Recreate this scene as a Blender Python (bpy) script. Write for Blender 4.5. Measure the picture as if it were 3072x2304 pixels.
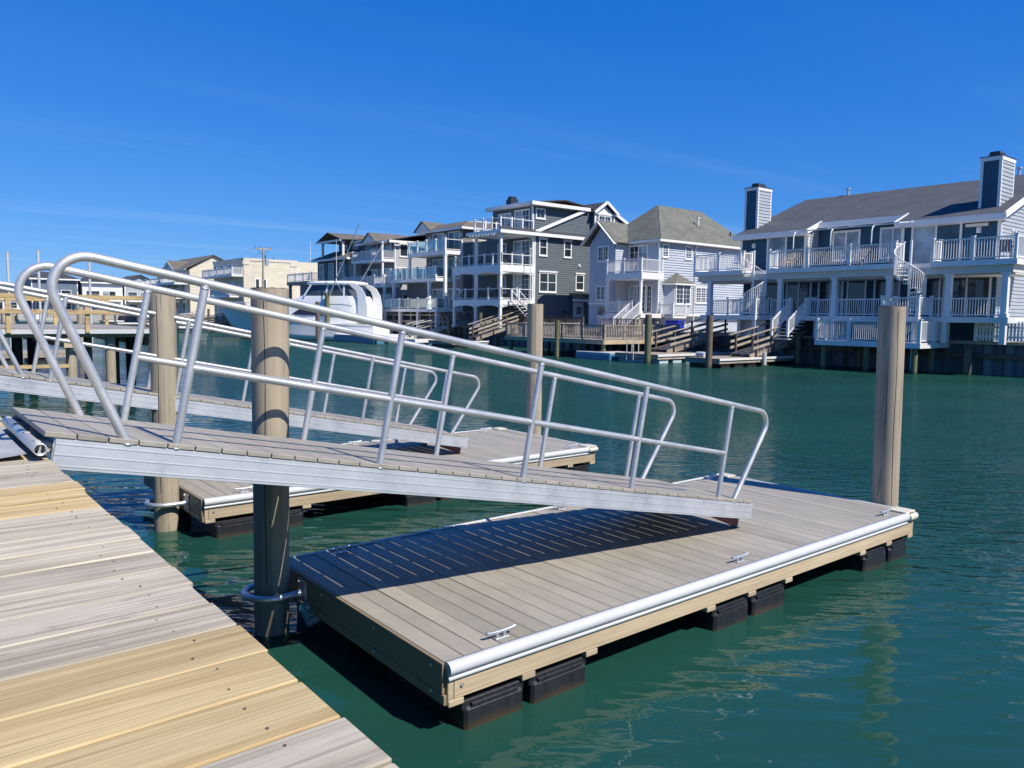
import bpy, math, random
from mathutils import Vector, Matrix
random.seed(7)
for o in list(bpy.data.objects): bpy.data.objects.remove(o)
SC = bpy.context.scene
COL = SC.collection
R = math.radians

# ------------------------------------------------------------------ camera
# world axes: x = out across the canal, y = along the canal, z = up, water at 0
YAW, TILT, ROLL = R(39.03), R(5.012), 0.0118
cd = bpy.data.cameras.new('camera'); cam = bpy.data.objects.new('camera', cd); COL.objects.link(cam)
def c2w(a, b, c): return Vector((a*math.cos(YAW)+b*math.sin(YAW), -a*math.sin(YAW)+b*math.cos(YAW), c))
fwd = c2w(0, math.cos(TILT), -math.sin(TILT)); up0 = c2w(0, math.sin(TILT), math.cos(TILT)); rt0 = c2w(1, 0, 0)
rt = rt0*math.cos(ROLL)+up0*math.sin(ROLL); upv = up0*math.cos(ROLL)-rt0*math.sin(ROLL)
cam.matrix_world = Matrix(((rt.x, upv.x, -fwd.x, 0), (rt.y, upv.y, -fwd.y, 0), (rt.z, upv.z, -fwd.z, 2.5), (0, 0, 0, 1)))
cd.sensor_width = 36; cd.lens = 36*2340/3072; cd.clip_start = 0.05; cd.clip_end = 4000
SC.camera = cam

# ------------------------------------------------------------------ world, sun, exposure
SUN_EL = R(48.0); SUN_AZ = Vector((0.25, -0.97)).normalized()
W = bpy.data.worlds.new('World'); SC.world = W; W.use_nodes = True
nt = W.node_tree; nt.nodes.clear()
def wn(t, **k):
    n = nt.nodes.new(t)
    for a, b in k.items(): setattr(n, a, b)
    return n
sky = wn('ShaderNodeTexSky', sky_type='NISHITA', sun_disc=False, sun_elevation=SUN_EL,
         sun_rotation=math.atan2(SUN_AZ.x, SUN_AZ.y), altitude=0, air_density=1.0, dust_density=0.0, ozone_density=4.0)
def mth(op, a, b=None, clamp=False):
    n = wn('ShaderNodeMath', operation=op, use_clamp=clamp)
    for i, v in enumerate((a, b)):
        if v is None: continue
        if isinstance(v, (int, float)): n.inputs[i].default_value = v
        else: nt.links.new(v, n.inputs[i])
    return n.outputs[0]
# the deep saturated blue of the photograph's clear sky, graded over the whole dome
sr = wn('ShaderNodeSeparateColor'); nt.links.new(sky.outputs[0], sr.inputs[0])
gr_r = mth('MULTIPLY', mth('MAXIMUM', mth('SUBTRACT', mth('MULTIPLY', sr.outputs[0], .0440), .036), 0.0), 7.0)
gr_g = mth('MULTIPLY', mth('POWER', mth('MULTIPLY', sr.outputs[1], .0837), .80), 5.5)
gr_b = mth('MULTIPLY', mth('POWER', mth('MULTIPLY', sr.outputs[2], .1622), .50), 6.75)
hs = wn('ShaderNodeCombineColor'); nt.links.new(gr_r, hs.inputs[0]); nt.links.new(gr_g, hs.inputs[1]); nt.links.new(gr_b, hs.inputs[2])
# thin cirrus, spread over the whole sky
tc = wn('ShaderNodeTexCoord'); sep = wn('ShaderNodeSeparateXYZ'); nt.links.new(tc.outputs['Generated'], sep.inputs[0])
zc = mth('MAXIMUM', sep.outputs['Z'], 0.03)
px = mth('DIVIDE', sep.outputs['X'], zc); py = mth('DIVIDE', sep.outputs['Y'], zc)
cmb = wn('ShaderNodeCombineXYZ'); nt.links.new(px, cmb.inputs[0]); nt.links.new(py, cmb.inputs[1])
mp = wn('ShaderNodeMapping'); nt.links.new(cmb.outputs[0], mp.inputs[0])
mp.inputs['Rotation'].default_value = (0, 0, R(48)); mp.inputs['Scale'].default_value = (0.07, 0.50, 1); mp.inputs['Location'].default_value = (3.3, 1.7, 0)
nz = wn('ShaderNodeTexNoise'); nz.inputs['Scale'].default_value = 1.6; nz.inputs['Detail'].default_value = 7; nz.inputs['Roughness'].default_value = 0.62
nt.links.new(mp.outputs[0], nz.inputs['Vector'])
cl = mth('MULTIPLY', mth('SUBTRACT', nz.outputs['Fac'], 0.50, True), 2.4, True)
lowz = wn('ShaderNodeMapRange'); nt.links.new(sep.outputs['Z'], lowz.inputs[0]); lowz.inputs[1].default_value = .10; lowz.inputs[2].default_value = .26; lowz.inputs[3].default_value = .42; lowz.inputs[4].default_value = 0.04
cl = mth('MULTIPLY', cl, lowz.outputs[0])
mix = wn('ShaderNodeMixRGB'); nt.links.new(cl, mix.inputs[0]); nt.links.new(hs.outputs[0], mix.inputs[1])
mix.inputs[2].default_value = (3.6, 5.2, 7.4, 1)
bg = wn('ShaderNodeBackground'); bg.inputs[1].default_value = 0.1
nt.links.new(mix.outputs[0], bg.inputs[0])
wo = wn('ShaderNodeOutputWorld'); nt.links.new(bg.outputs[0], wo.inputs[0])

sd = bpy.data.lights.new('sun', 'SUN'); so = bpy.data.objects.new('sun', sd); COL.objects.link(so)
sd.energy = 5.0; sd.angle = R(0.53); sd.color = (1.0, 0.945, 0.855)
sdir = Vector((SUN_AZ.x*math.cos(SUN_EL), SUN_AZ.y*math.cos(SUN_EL), math.sin(SUN_EL)))
so.rotation_euler = sdir.to_track_quat('Z', 'Y').to_euler()
so.location = (0, 0, 60)
vs = SC.view_settings; vs.view_transform = 'Standard'; vs.look = 'None'; vs.exposure = 0.25; vs.gamma = 1
SC.render.engine = 'CYCLES'
SC.cycles.max_bounces = 8; SC.cycles.transparent_max_bounces = 12; SC.cycles.caustics_reflective = False; SC.cycles.caustics_refractive = False

# ------------------------------------------------------------------ materials
MATS = {}
def new_mat(name):
    m = bpy.data.materials.new(name); m.use_nodes = True; MATS[name] = m
    n = m.node_tree; p = n.nodes['Principled BSDF']
    return m, n, p
def node(n, t, **k):
    x = n.nodes.new(t)
    for a, b in k.items(): setattr(x, a, b)
    return x
def coords(n, scale=(1, 1, 1), rnd=True, rot=(0, 0, 0)):
    tc = node(n, 'ShaderNodeTexCoord'); mp = node(n, 'ShaderNodeMapping')
    mp.inputs['Scale'].default_value = scale; mp.inputs['Rotation'].default_value = rot
    n.links.new(tc.outputs['Object'], mp.inputs[0])
    if not rnd: return mp.outputs[0]
    oi = node(n, 'ShaderNodeObjectInfo'); mu = node(n, 'ShaderNodeMath', operation='MULTIPLY'); mu.inputs[1].default_value = 57.0
    n.links.new(oi.outputs['Random'], mu.inputs[0])
    ad = node(n, 'ShaderNodeVectorMath', operation='ADD'); n.links.new(mp.outputs[0], ad.inputs[0]); n.links.new(mu.outputs[0], ad.inputs[1])
    return ad.outputs[0]
def noise(n, vec, scale, detail=4, rough=0.55):
    x = node(n, 'ShaderNodeTexNoise'); x.inputs['Scale'].default_value = scale; x.inputs['Detail'].default_value = detail; x.inputs['Roughness'].default_value = rough
    n.links.new(vec, x.inputs['Vector']); return x.outputs['Fac']
def ramp(n, fac, stops):
    r = node(n, 'ShaderNodeValToRGB'); e = r.color_ramp.elements
    while len(e) < len(stops): e.new(0.5)
    for i, (p, c) in enumerate(stops):
        e[i].position = p; e[i].color = (*c, 1)
    n.links.new(fac, r.inputs[0]); return r.outputs[0]
def mixc(n, fac, a, b, mode='MIX'):
    x = node(n, 'ShaderNodeMixRGB', blend_type=mode)
    for i, v in enumerate((fac, a, b)):
        if isinstance(v, (int, float)): x.inputs[i].default_value = v
        elif isinstance(v, tuple): x.inputs[i].default_value = (*v, 1)
        else: n.links.new(v, x.inputs[i])
    return x.outputs[0]
def bump(n, p, h, dist, strength=1.0):
    b = node(n, 'ShaderNodeBump'); b.inputs['Distance'].default_value = dist; b.inputs['Strength'].default_value = strength
    n.links.new(h, b.inputs['Height']); n.links.new(b.outputs[0], p.inputs['Normal']); return b
def mul(c, k): return tuple(min(1, x*k) for x in c)
def simple(name, col, rough=0.6, metal=0.0, var=0.12, scale=2.5, stretch=(1, 1, 1), bmp=0.0, bs=40, spec=0.5, fine=0.5):
    m, n, p = new_mat(name)
    v = coords(n, stretch)
    f = noise(n, v, scale, 6)
    f2 = noise(n, v, scale*9, 3)
    c = ramp(n, f, [(0.3, mul(col, 1-var)), (0.7, mul(col, 1+var))])
    c = mixc(n, fine, c, mixc(n, 1.0, c, ramp(n, f2, [(0.25, (1-var,)*3), (0.75, (1+var*.6,)*3)]), 'MULTIPLY'))
    n.links.new(c, p.inputs['Base Color'])
    p.inputs['Roughness'].default_value = rough; p.inputs['Metallic'].default_value = metal; p.inputs['Specular IOR Level'].default_value = spec
    if bmp: bump(n, p, noise(n, v, bs, 3), bmp)
    return m
def wood(name, light, dark, gloss=0.7, grey=None, bscale=1.0):
    """board grain runs along local x; long wavering bands, no regular period"""
    m, n, p = new_mat(name)
    base = coords(n)
    lo = noise(n, coords(n, (.55, 2.2, 1)), 1.3, 2)
    sx = node(n, 'ShaderNodeSeparateXYZ'); n.links.new(base, sx.inputs[0])
    def op(o, a, b):
        x = node(n, 'ShaderNodeMath', operation=o)
        for i, v in enumerate((a, b)):
            if isinstance(v, (int, float)): x.inputs[i].default_value = v
            else: n.links.new(v, x.inputs[i])
        return x.outputs[0]
    y2 = op('ADD', sx.outputs['Y'], op('MULTIPLY', op('SUBTRACT', lo, .5), .30))
    cb = node(n, 'ShaderNodeCombineXYZ'); n.links.new(op('MULTIPLY', sx.outputs['X'], .16), cb.inputs[0]); n.links.new(op('MULTIPLY', y2, 21*bscale), cb.inputs[1]); n.links.new(op('MULTIPLY', sx.outputs['Z'], 8), cb.inputs[2])
    band = noise(n, cb.outputs[0], 1.0, 3, .5)
    fib = noise(n, coords(n, (.9, 60, 60)), 3.0, 3, .6)
    big = noise(n, coords(n, (.5, 1, 1)), 3.0, 5)
    c = ramp(n, band, [(0.34, dark), (0.44, tuple((a*.55+b_*.45) for a, b_ in zip(light, dark))), (0.56, light), (0.70, mul(light, 1.06))])
    c = mixc(n, .55, c, ramp(n, fib, [(0.32, (.60,)*3), (0.55, (1.05,)*3)]), 'MULTIPLY')
    c = mixc(n, .8, c, ramp(n, big, [(0.3, (.84, .83, .82)), (0.7, (1.10, 1.09, 1.08))]), 'MULTIPLY')
    ln = noise(n, coords(n, (.45, 85, 85)), 1.0, 2, .5)
    c = mixc(n, .6 if grey else .35, c, ramp(n, ln, [(0.36, (.62, .60, .58)), (0.47, (1.0, 1.0, 1.0)), (.66, (1.08,)*3)]), 'MULTIPLY')
    kn = node(n, 'ShaderNodeTexVoronoi'); n.links.new(coords(n, (.9, 2.6, 1)), kn.inputs['Vector']); kn.inputs['Scale'].default_value = 1.7
    c = mixc(n, ramp(n, kn.outputs['Distance'], [(0.018, (.75,)*3), (0.045, (0, 0, 0))]), c, mul(dark, .5))
    if grey:
        st = noise(n, coords(n, (2.6, 9, 1)), 2.1, 8, .72)
        c = mixc(n, ramp(n, st, [(0.60, (0, 0, 0)), (0.70, (.75,)*3)]), c, grey)
        s2 = noise(n, coords(n, (1, 1.6, 1)), 1.6, 4, .6)
        c = mixc(n, 1.0, c, ramp(n, s2, [(0.35, (.84, .82, .80)), (0.62, (1.07, 1.06, 1.05))]), 'MULTIPLY')
    oi = node(n, 'ShaderNodeObjectInfo')
    c = mixc(n, 1.0, c, ramp(n, oi.outputs['Random'], [(0.0, (.86, .86, .87)), (1.0, (1.10, 1.08, 1.05))]), 'MULTIPLY')
    n.links.new(c, p.inputs['Base Color']); p.inputs['Roughness'].default_value = gloss; p.inputs['Specular IOR Level'].default_value = 0.25
    bump(n, p, op('ADD', op('MULTIPLY', band, .6), fib), 0.0010)
    return m
wood('pine_fresh', (.60, .46, .235), (.44, .305, .13), 0.62)
wood('pine_grey', (.55, .498, .385), (.42, .37, .28), 0.8, grey=(.22, .185, .155))
wood('pine_rail', (.58, .43, .22), (.40, .26, .12), 0.65)
wood('wood_weathered', (.42, .37, .305), (.26, .215, .165), 0.85)
wood('wood_dark', (.17, .135, .11), (.08, .062, .05), 0.85)
wood('wood_frame', (.50, .405, .27), (.45, .355, .225), 0.7, bscale=0.5)

def composite(name, col):
    m, n, p = new_mat(name)
    v = coords(n, (14, 0.35, 1)); f = noise(n, v, 9, 4, .6)
    v2 = coords(n, (1, 1, 1)); g = noise(n, v2, 2.2, 6)
    v4 = coords(n, (1, 1, 1)); sp = noise(n, v4, 23, 2)
    c = mixc(n, 1.0, ramp(n, f, [(0.25, mul(col, .86)), (0.75, mul(col, 1.1))]), ramp(n, g, [(0.3, (.90, .90, .91)), (0.7, (1.06, 1.05, 1.03))]), 'MULTIPLY')
    c = mixc(n, ramp(n, sp, [(0.70, (0, 0, 0)), (0.78, (.35,)*3)]), c, mul(col, .55))
    vo = node(n, 'ShaderNodeTexVoronoi'); n.links.new(coords(n, (1, .6, 1)), vo.inputs['Vector']); vo.inputs['Scale'].default_value = 3.0
    c = mixc(n, ramp(n, vo.outputs['Distance'], [(0.012, (.8,)*3), (0.028, (0, 0, 0))]), c, (.62, .60, .56))
    wt = noise(n, coords(n, (1.6, .5, 1)), 1.1, 5, .65)
    c = mixc(n, 1.0, c, ramp(n, wt, [(0.36, (.87, .865, .86)), (0.52, (1.0, 1.0, 1.0)), (.70, (1.06, 1.055, 1.05))]), 'MULTIPLY')
    oi = node(n, 'ShaderNodeObjectInfo')
    c = mixc(n, 1.0, c, ramp(n, oi.outputs['Random'], [(0.0, (.90, .90, .90)), (1.0, (1.05, 1.04, 1.03))]), 'MULTIPLY')
    n.links.new(c, p.inputs['Base Color']); p.inputs['Roughness'].default_value = 0.62; p.inputs['Specular IOR Level'].default_value = 0.35
    bump(n, p, f, 0.0012)
    return m
composite('deck_composite', (.365, .334, .276))
simple('composite_fascia', (.27, .20, .125), 0.6, var=.1, stretch=(1, 1, 6))

def alu(name, col, rough, stretch):
    m, n, p = new_mat(name)
    v = coords(n, stretch); f = noise(n, v, 6, 5, .6)
    g = noise(n, coords(n), 5, 6, .65)
    n.links.new(mixc(n, .6, ramp(n, f, [(0.3, mul(col, .88)), (0.7, mul(col, 1.06))]), ramp(n, g, [(0.35, mul(col, .84)), (0.65, col)]), 'MIX'), p.inputs['Base Color'])
    p.inputs['Metallic'].default_value = 0.6
    rr = node(n, 'ShaderNodeMapRange'); n.links.new(g, rr.inputs[0]); rr.inputs[1].default_value = .3; rr.inputs[2].default_value = .7
    rr.inputs[3].default_value = rough-.08; rr.inputs[4].default_value = rough+.1; n.links.new(rr.outputs[0], p.inputs['Roughness'])
    bump(n, p, f, 0.0006)
    return m
alu('alu_tube', (.60, .595, .575), 0.42, (1, 1, 1))
alu('alu_channel', (.60, .61, .62), 0.52, (0.5, 1, 6))
simple('dull_plate', (.42, .42, .40), .6, metal=.15, var=.2, scale=6)
simple('galvanised', (.62, .64, .65), 0.42, metal=.75, var=.15, scale=8)
simple('weld', (.7, .7, .7), 0.35, metal=.8, var=.3, scale=60)

def pile_mat(name, col, algae=(.07, .075, .04), zoff=0.0):
    m, n, p = new_mat(name)
    st = noise(n, coords(n, (9, 9, .25)), 2.2, 5, .65); bl = noise(n, coords(n), 2.0, 6); sp = noise(n, coords(n, (2, 2, .5)), 9, 3)
    c = ramp(n, st, [(0.30, mul(col, .58)), (0.46, mul(col, .92)), (0.6, col), (0.75, mul(col, 1.12))])
    c = mixc(n, 1.0, c, ramp(n, bl, [(0.3, (.88, .87, .86)), (0.7, (1.07, 1.06, 1.05))]), 'MULTIPLY')
    c = mixc(n, ramp(n, sp, [(0.70, (0, 0, 0)), (0.76, (.35,)*3)]), c, mul(col, .5))
    ck = noise(n, coords(n, (26, 26, .7)), 1.0, 3, .6)
    c = mixc(n, ramp(n, ck, [(0.33, (.75,)*3), (0.38, (0, 0, 0))]), c, mul(col, .38))
    kv = node(n, 'ShaderNodeTexVoronoi'); n.links.new(coords(n, (1.6, 1.6, .8)), kv.inputs['Vector']); kv.inputs['Scale'].default_value = 2.4
    c = mixc(n, ramp(n, kv.outputs['Distance'], [(0.03, (.7,)*3), (0.07, (0, 0, 0))]), c, mul(col, .5))
    ge = node(n, 'ShaderNodeNewGeometry'); se = node(n, 'ShaderNodeSeparateXYZ'); n.links.new(ge.outputs['Position'], se.inputs[0])
    a2 = node(n, 'ShaderNodeMath', operation='ADD'); mm = node(n, 'ShaderNodeMath', operation='MULTIPLY'); mm.inputs[1].default_value = -.12
    n.links.new(bl, mm.inputs[0]); zo = node(n, 'ShaderNodeMath', operation='ADD'); zo.inputs[1].default_value = zoff; n.links.new(se.outputs['Z'], zo.inputs[0]); n.links.new(zo.outputs[0], a2.inputs[0]); n.links.new(mm.outputs[0], a2.inputs[1])
    c = mixc(n, ramp(n, a2.outputs[0], [(0.0, (1, 1, 1)), (0.10, (0, 0, 0))]), c, algae) if algae else c
    n.links.new(c, p.inputs['Base Color']); p.inputs['Roughness'].default_value = .7; p.inputs['Specular IOR Level'].default_value = .3
    bump(n, p, st, .004)
    return m
pile_mat('pile_tan', (.41, .345, .25), None)
pile_mat('pile_green', (.17, .17, .095))
pile_mat('pile_brown', (.17, .13, .095))
pile_mat('pile_shaded', (.022, .026, .03), None)  # deck shade put into the colour of the piles beneath it

simple('vinyl_white', (.53, .535, .53), 0.55, var=.05, scale=5)
simple('vinyl_beige', (.62, .56, .43), 0.45, var=.08, scale=6)
pile_mat('black_plastic', (.020, .022, .026), (.085, .055, .022), .135); MATS['black_plastic'].node_tree.nodes['Principled BSDF'].inputs['Roughness'].default_value = .42
simple('crack_dark', (.02, .02, .022), 0.9)  # near-black of the piling cracks
simple('red_pad', (.10, .012, .016), 0.55)
simple('tag_teal', (.02, .16, .22), 0.5, var=.05)
simple('tag_print', (.75, .80, .80), 0.6, var=.02)
simple('nail', (.17, .13, .10), 0.6, metal=.4)
simple('white_trim', (.77, .755, .72), 0.5, var=.04, scale=1.5)
simple('white_panel', (.72, .70, .66), 0.55, var=.05, scale=1.2)
simple('soffit', (.62, .60, .55), 0.7, var=.05)
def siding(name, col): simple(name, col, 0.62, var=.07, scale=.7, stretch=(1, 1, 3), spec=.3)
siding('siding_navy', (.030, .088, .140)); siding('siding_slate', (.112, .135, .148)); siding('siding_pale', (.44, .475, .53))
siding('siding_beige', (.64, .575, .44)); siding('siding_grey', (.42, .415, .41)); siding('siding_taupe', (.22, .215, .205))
siding('siding_bluegrey', (.12, .16, .21)); siding('siding_cream', (.62, .57, .48)); siding('siding_white', (.66, .67, .68)); siding('siding_silver_and_sunlit', (.36, .39, .42))  # silver doubles as the duplex's sunlit sides, sunlight put into the colour
def shingle(name, col):
    m, n, p = new_mat(name)
    br = node(n, 'ShaderNodeTexBrick'); tcx = node(n, 'ShaderNodeTexCoord'); n.links.new(tcx.outputs['UV'], br.inputs['Vector'])
    br.inputs['Scale'].default_value = 1.0; br.inputs['Brick Width'].default_value = .45; br.inputs['Row Height'].default_value = .16; br.inputs['Mortar Size'].default_value = .012
    br.inputs['Color1'].default_value = (*mul(col, 1.10), 1); br.inputs['Color2'].default_value = (*mul(col, .88), 1); br.inputs['Mortar'].default_value = (*mul(col, .45), 1)
    g = noise(n, coords(n), .8, 6)
    n.links.new(mixc(n, 1.0, br.outputs['Color'], ramp(n, g, [(0.3, (.86,)*3), (.7, (1.1,)*3)]), 'MULTIPLY'), p.inputs['Base Color'])
    p.inputs['Roughness'].default_value = .9; p.inputs['Specular IOR Level'].default_value = .2
    bump(n, p, br.outputs['Fac'], -.02)
    return m
shingle('shingle_grey', (.105, .112, .125)); shingle('shingle_sage', (.185, .188, .158)); shingle('shingle_brown', (.185, .165, .14)); shingle('shingle_dark', (.075, .078, .088))
simple('metal_roof', (.05, .055, .065), 0.4, metal=.3)
def glass_mat(name, col, rough=.04):
    m, n, p = new_mat(name)
    g = noise(n, coords(n, (.7, .7, .7)), 1.1, 3)
    n.links.new(ramp(n, g, [(.35, mul(col, .5)), (.65, mul(col, 1.6))]), p.inputs['Base Color'])
    p.inputs['Roughness'].default_value = rough; p.inputs['Specular IOR Level'].default_value = .75
    bump(n, p, g, .03, .25)
    return m
glass_mat('window_glass', (.028, .04, .05)); glass_mat('curtain_and_reflection', (.24, .29, .31), .12); glass_mat('boat_glass', (.06, .075, .085))  # pale panes: curtains, plus reflections painted into the duplex deck doors
m, n, p = new_mat('rail_glass')
tr = node(n, 'ShaderNodeBsdfTransparent'); tr.inputs[0].default_value = (.72, .84, .86, 1)
gl = node(n, 'ShaderNodeBsdfGlossy'); gl.inputs['Roughness'].default_value = .03
mx = node(n, 'ShaderNodeMixShader'); mx.inputs[0].default_value = .22
n.links.new(tr.outputs[0], mx.inputs[1]); n.links.new(gl.outputs[0], mx.inputs[2]); n.links.new(mx.outputs[0], n.nodes['Material Output'].inputs[0])
simple('gelcoat', (.80, .80, .77), 0.18, var=.03, scale=1); simple('boat_navy', (.02, .03, .06), .3)
simple('bulkhead_vinyl', (.10, .135, .14), .6, var=.3, scale=1.5, stretch=(1, 1, .3))
simple('bulkhead_concrete', (.36, .36, .33), .85, var=.15)
simple('ground_sand', (.34, .31, .26), .95, var=.15, scale=.5)
simple('foam_block', (.45, .55, .58), .6, var=.1)
simple('blue_plastic_and_shade', (.06, .20, .30), .45, var=.1)  # blue plastic, and the shade painted on one white dock's side
simple('deep_blue', (.015, .03, .35), .45); simple('furniture_dark', (.03, .03, .035), .5); simple('furniture_tan', (.40, .30, .20), .7)
simple('door_white', (.75, .76, .77), .5, var=.03)
simple('rope', (.55, .50, .40), .9)

# ------------------------------------------------------------------ mesh builder
SMALL = {'balusters', 'bolts', 'weld_bead', 'treads', 'rafter_tails', 'awning_seams', 'insulators', 'wires'}
class MB:
    def __init__(s): s.v = []; s.f = []; s.s = []; s.mi = []; s.cur = 0
    def face(s, pts, smooth=False):
        i = len(s.v); s.v += [Vector(p) for p in pts]; s.f.append(tuple(range(i, i+len(pts)))); s.s.append(smooth); s.mi.append(s.cur); return s
    def idx(s, pts, faces, smooth=False):
        i = len(s.v); s.v += [Vector(p) for p in pts]
        for f in faces: s.f.append(tuple(i+k for k in f)); s.s.append(smooth); s.mi.append(s.cur)
        return s
    def obox(s, o, a, b, c):
        o, a, b, c = map(Vector, (o, a, b, c))
        if a.cross(b).dot(c) < 0: a, b = b, a
        P = [o, o+a, o+a+b, o+b, o+c, o+a+c, o+a+b+c, o+b+c]
        return s.idx(P, [(3, 2, 1, 0), (4, 5, 6, 7), (0, 1, 5, 4), (1, 2, 6, 5), (2, 3, 7, 6), (3, 0, 4, 7)])
    def box(s, x0, x1, y0, y1, z0, z1):
        if x1 < x0: x0, x1 = x1, x0
        if y1 < y0: y0, y1 = y1, y0
        if z1 < z0: z0, z1 = z1, z0
        return s.obox((x0, y0, z0), (x1-x0, 0, 0), (0, y1-y0, 0), (0, 0, z1-z0))
    def cbox(s, x0, x1, y0, y1, z0, z1, c):
        """box with all twelve edges chamfered"""
        L = [(x0, x1), (y0, y1), (z0, z1)]; P = []; ix = {}
        for a in range(3):
            for sx in (0, 1):
                for sy in (0, 1):
                    for sz in (0, 1):
                        sg = (sx, sy, sz)
                        p = [L[k][sg[k]] + (0 if k == a else (c if sg[k] == 0 else -c)) for k in range(3)]
                        ix[(a, sg)] = len(P); P.append(p)
        F = []
        for a in range(3):
            b, d = (a+1) % 3, (a+2) % 3
            for q in (0, 1):
                cyc = []
                for (u, w) in ((0, 0), (1, 0), (1, 1), (0, 1)):
                    g = [0, 0, 0]; g[a] = q; g[b] = u; g[d] = w; cyc.append(ix[(a, tuple(g))])
                F.append(tuple(cyc) if q else tuple(reversed(cyc)))
        for a in range(3):
            b, d = (a+1) % 3, (a+2) % 3
            for u in (0, 1):
                for w in (0, 1):
                    g0 = [0, 0, 0]; g0[b] = u; g0[d] = w; g1 = list(g0); g1[a] = 1
                    f = (ix[(b, tuple(g0))], ix[(b, tuple(g1))], ix[(d, tuple(g1))], ix[(d, tuple(g0))])
                    F.append(f if u == w else tuple(reversed(f)))
        for sx in (0, 1):
            for sy in (0, 1):
                for sz in (0, 1):
                    f = tuple(ix[(a, (sx, sy, sz))] for a in range(3)); F.append(f if (sx+sy+sz) % 2 else tuple(reversed(f)))
        return s.idx(P, F)
    def bar(s, p, q, w, h, up=(0, 0, 1)):
        p, q = Vector(p), Vector(q); d = q-p; u = Vector(up); r = d.cross(u).normalized(); u = r.cross(d).normalized()
        return s.obox(p - r*w/2 - u*h/2, d, r*w, u*h)
    def ring(s, c, a, b, r, n): return [c + a*(r*math.cos(2*math.pi*i/n)) + b*(r*math.sin(2*math.pi*i/n)) for i in range(n)]
    def cyl(s, p, q, r0, r1=None, n=14, cap=True):
        p, q = Vector(p), Vector(q); r1 = r0 if r1 is None else r1
        d = (q-p).normalized(); a = d.orthogonal().normalized(); b = d.cross(a)
        P = s.ring(p, a, b, r0, n) + s.ring(q, a, b, r1, n)
        s.idx(P, [(i, (i+1) % n, n+(i+1) % n, n+i) for i in range(n)], True)
        if cap: s.face(list(reversed(P[:n]))); s.face(P[n:])
        return s
    def tube(s, path, r, n=12, cap=True, closed=False):
        path = [Vector(p) for p in path]; k = len(path); a = None; rings = []
        for i, p in enumerate(path):
            if closed: d = path[(i+1) % k]-path[i-1]
            else: d = path[min(i+1, k-1)]-path[max(i-1, 0)]
            d.normalize()
            if a is None: a = d.orthogonal().normalized()
            else: a = (a - d*a.dot(d)).normalized()
            rings.append(s.ring(p, a, d.cross(a), r, n))
        P = [v for rg in rings for v in rg]; F = []
        for i in range(k if closed else k-1):
            j = (i+1) % k
            for t in range(n): F.append((i*n+t, i*n+(t+1) % n, j*n+(t+1) % n, j*n+t))
        s.idx(P, F, True)
        if cap and not closed: s.face(list(reversed(rings[0]))); s.face(rings[-1])
        return s
    def prism(s, pts, vec, smooth=False):
        pts = [Vector(p) for p in pts]; vec = Vector(vec); n = len(pts)
        nrm = Vector((0, 0, 0))
        for i in range(n): nrm += pts[i].cross(pts[(i+1) % n])
        if nrm.dot(vec) < 0: pts = pts[::-1]
        P = pts + [p+vec for p in pts]
        s.face(pts[::-1]); s.face(P[n:])
        return s.idx(P, [(i, (i+1) % n, n+(i+1) % n, n+i) for i in range(n)], smooth)
    def mesh(s, name, mats, off=(0, 0, 0)):
        off = Vector(off); me = bpy.data.meshes.new(name)
        me.from_pydata([tuple(v-off) for v in s.v], [], s.f)
        me.polygons.foreach_set('use_smooth', s.s)
        for m in (mats if isinstance(mats, (list, tuple)) else [mats]): me.materials.append(MATS[m])
        me.polygons.foreach_set('material_index', s.mi); me.update(); return me
    def build(s, name, mats, parent=None, loc=None):
        """vertices given in the parent thing's local frame (or world for top-level)"""
        if parent is None:
            loc = Vector(loc) if loc is not None else Vector((sum(v.x for v in s.v)/len(s.v), sum(v.y for v in s.v)/len(s.v), min(v.z for v in s.v)))
            o = bpy.data.objects.new(name, s.mesh(name, mats, loc)); o.location = loc
        else:
            o = bpy.data.objects.new(name, s.mesh(name, mats)); o.parent = parent
        if name in SMALL: o['kind'] = 'stuff'
        COL.objects.link(o); return o
def tag(o, label, cat, group=None):
    o['label'] = label; o['category'] = cat
    if group: o['group'] = group
    return o
def thing(name, label, cat, loc=(0, 0, 0), rot=(0, 0, 0), group=None):
    o = bpy.data.objects.new(name, None); o.location = loc; o.rotation_euler = rot; o.empty_display_size = .2; COL.objects.link(o)
    return tag(o, label, cat, group)
def inst(name, me, parent, loc=(0, 0, 0), rot=(0, 0, 0)):
    o = bpy.data.objects.new(name, me); o.parent = parent; o.location = loc; o.rotation_euler = rot; COL.objects.link(o); return o
def stuct(o): o['kind'] = 'structure'; return o
def copy_tree(o, parent=None):
    c = o.copy(); COL.objects.link(c); c.parent = parent
    for ch in list(o.children): copy_tree(ch, c)
    return c

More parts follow.
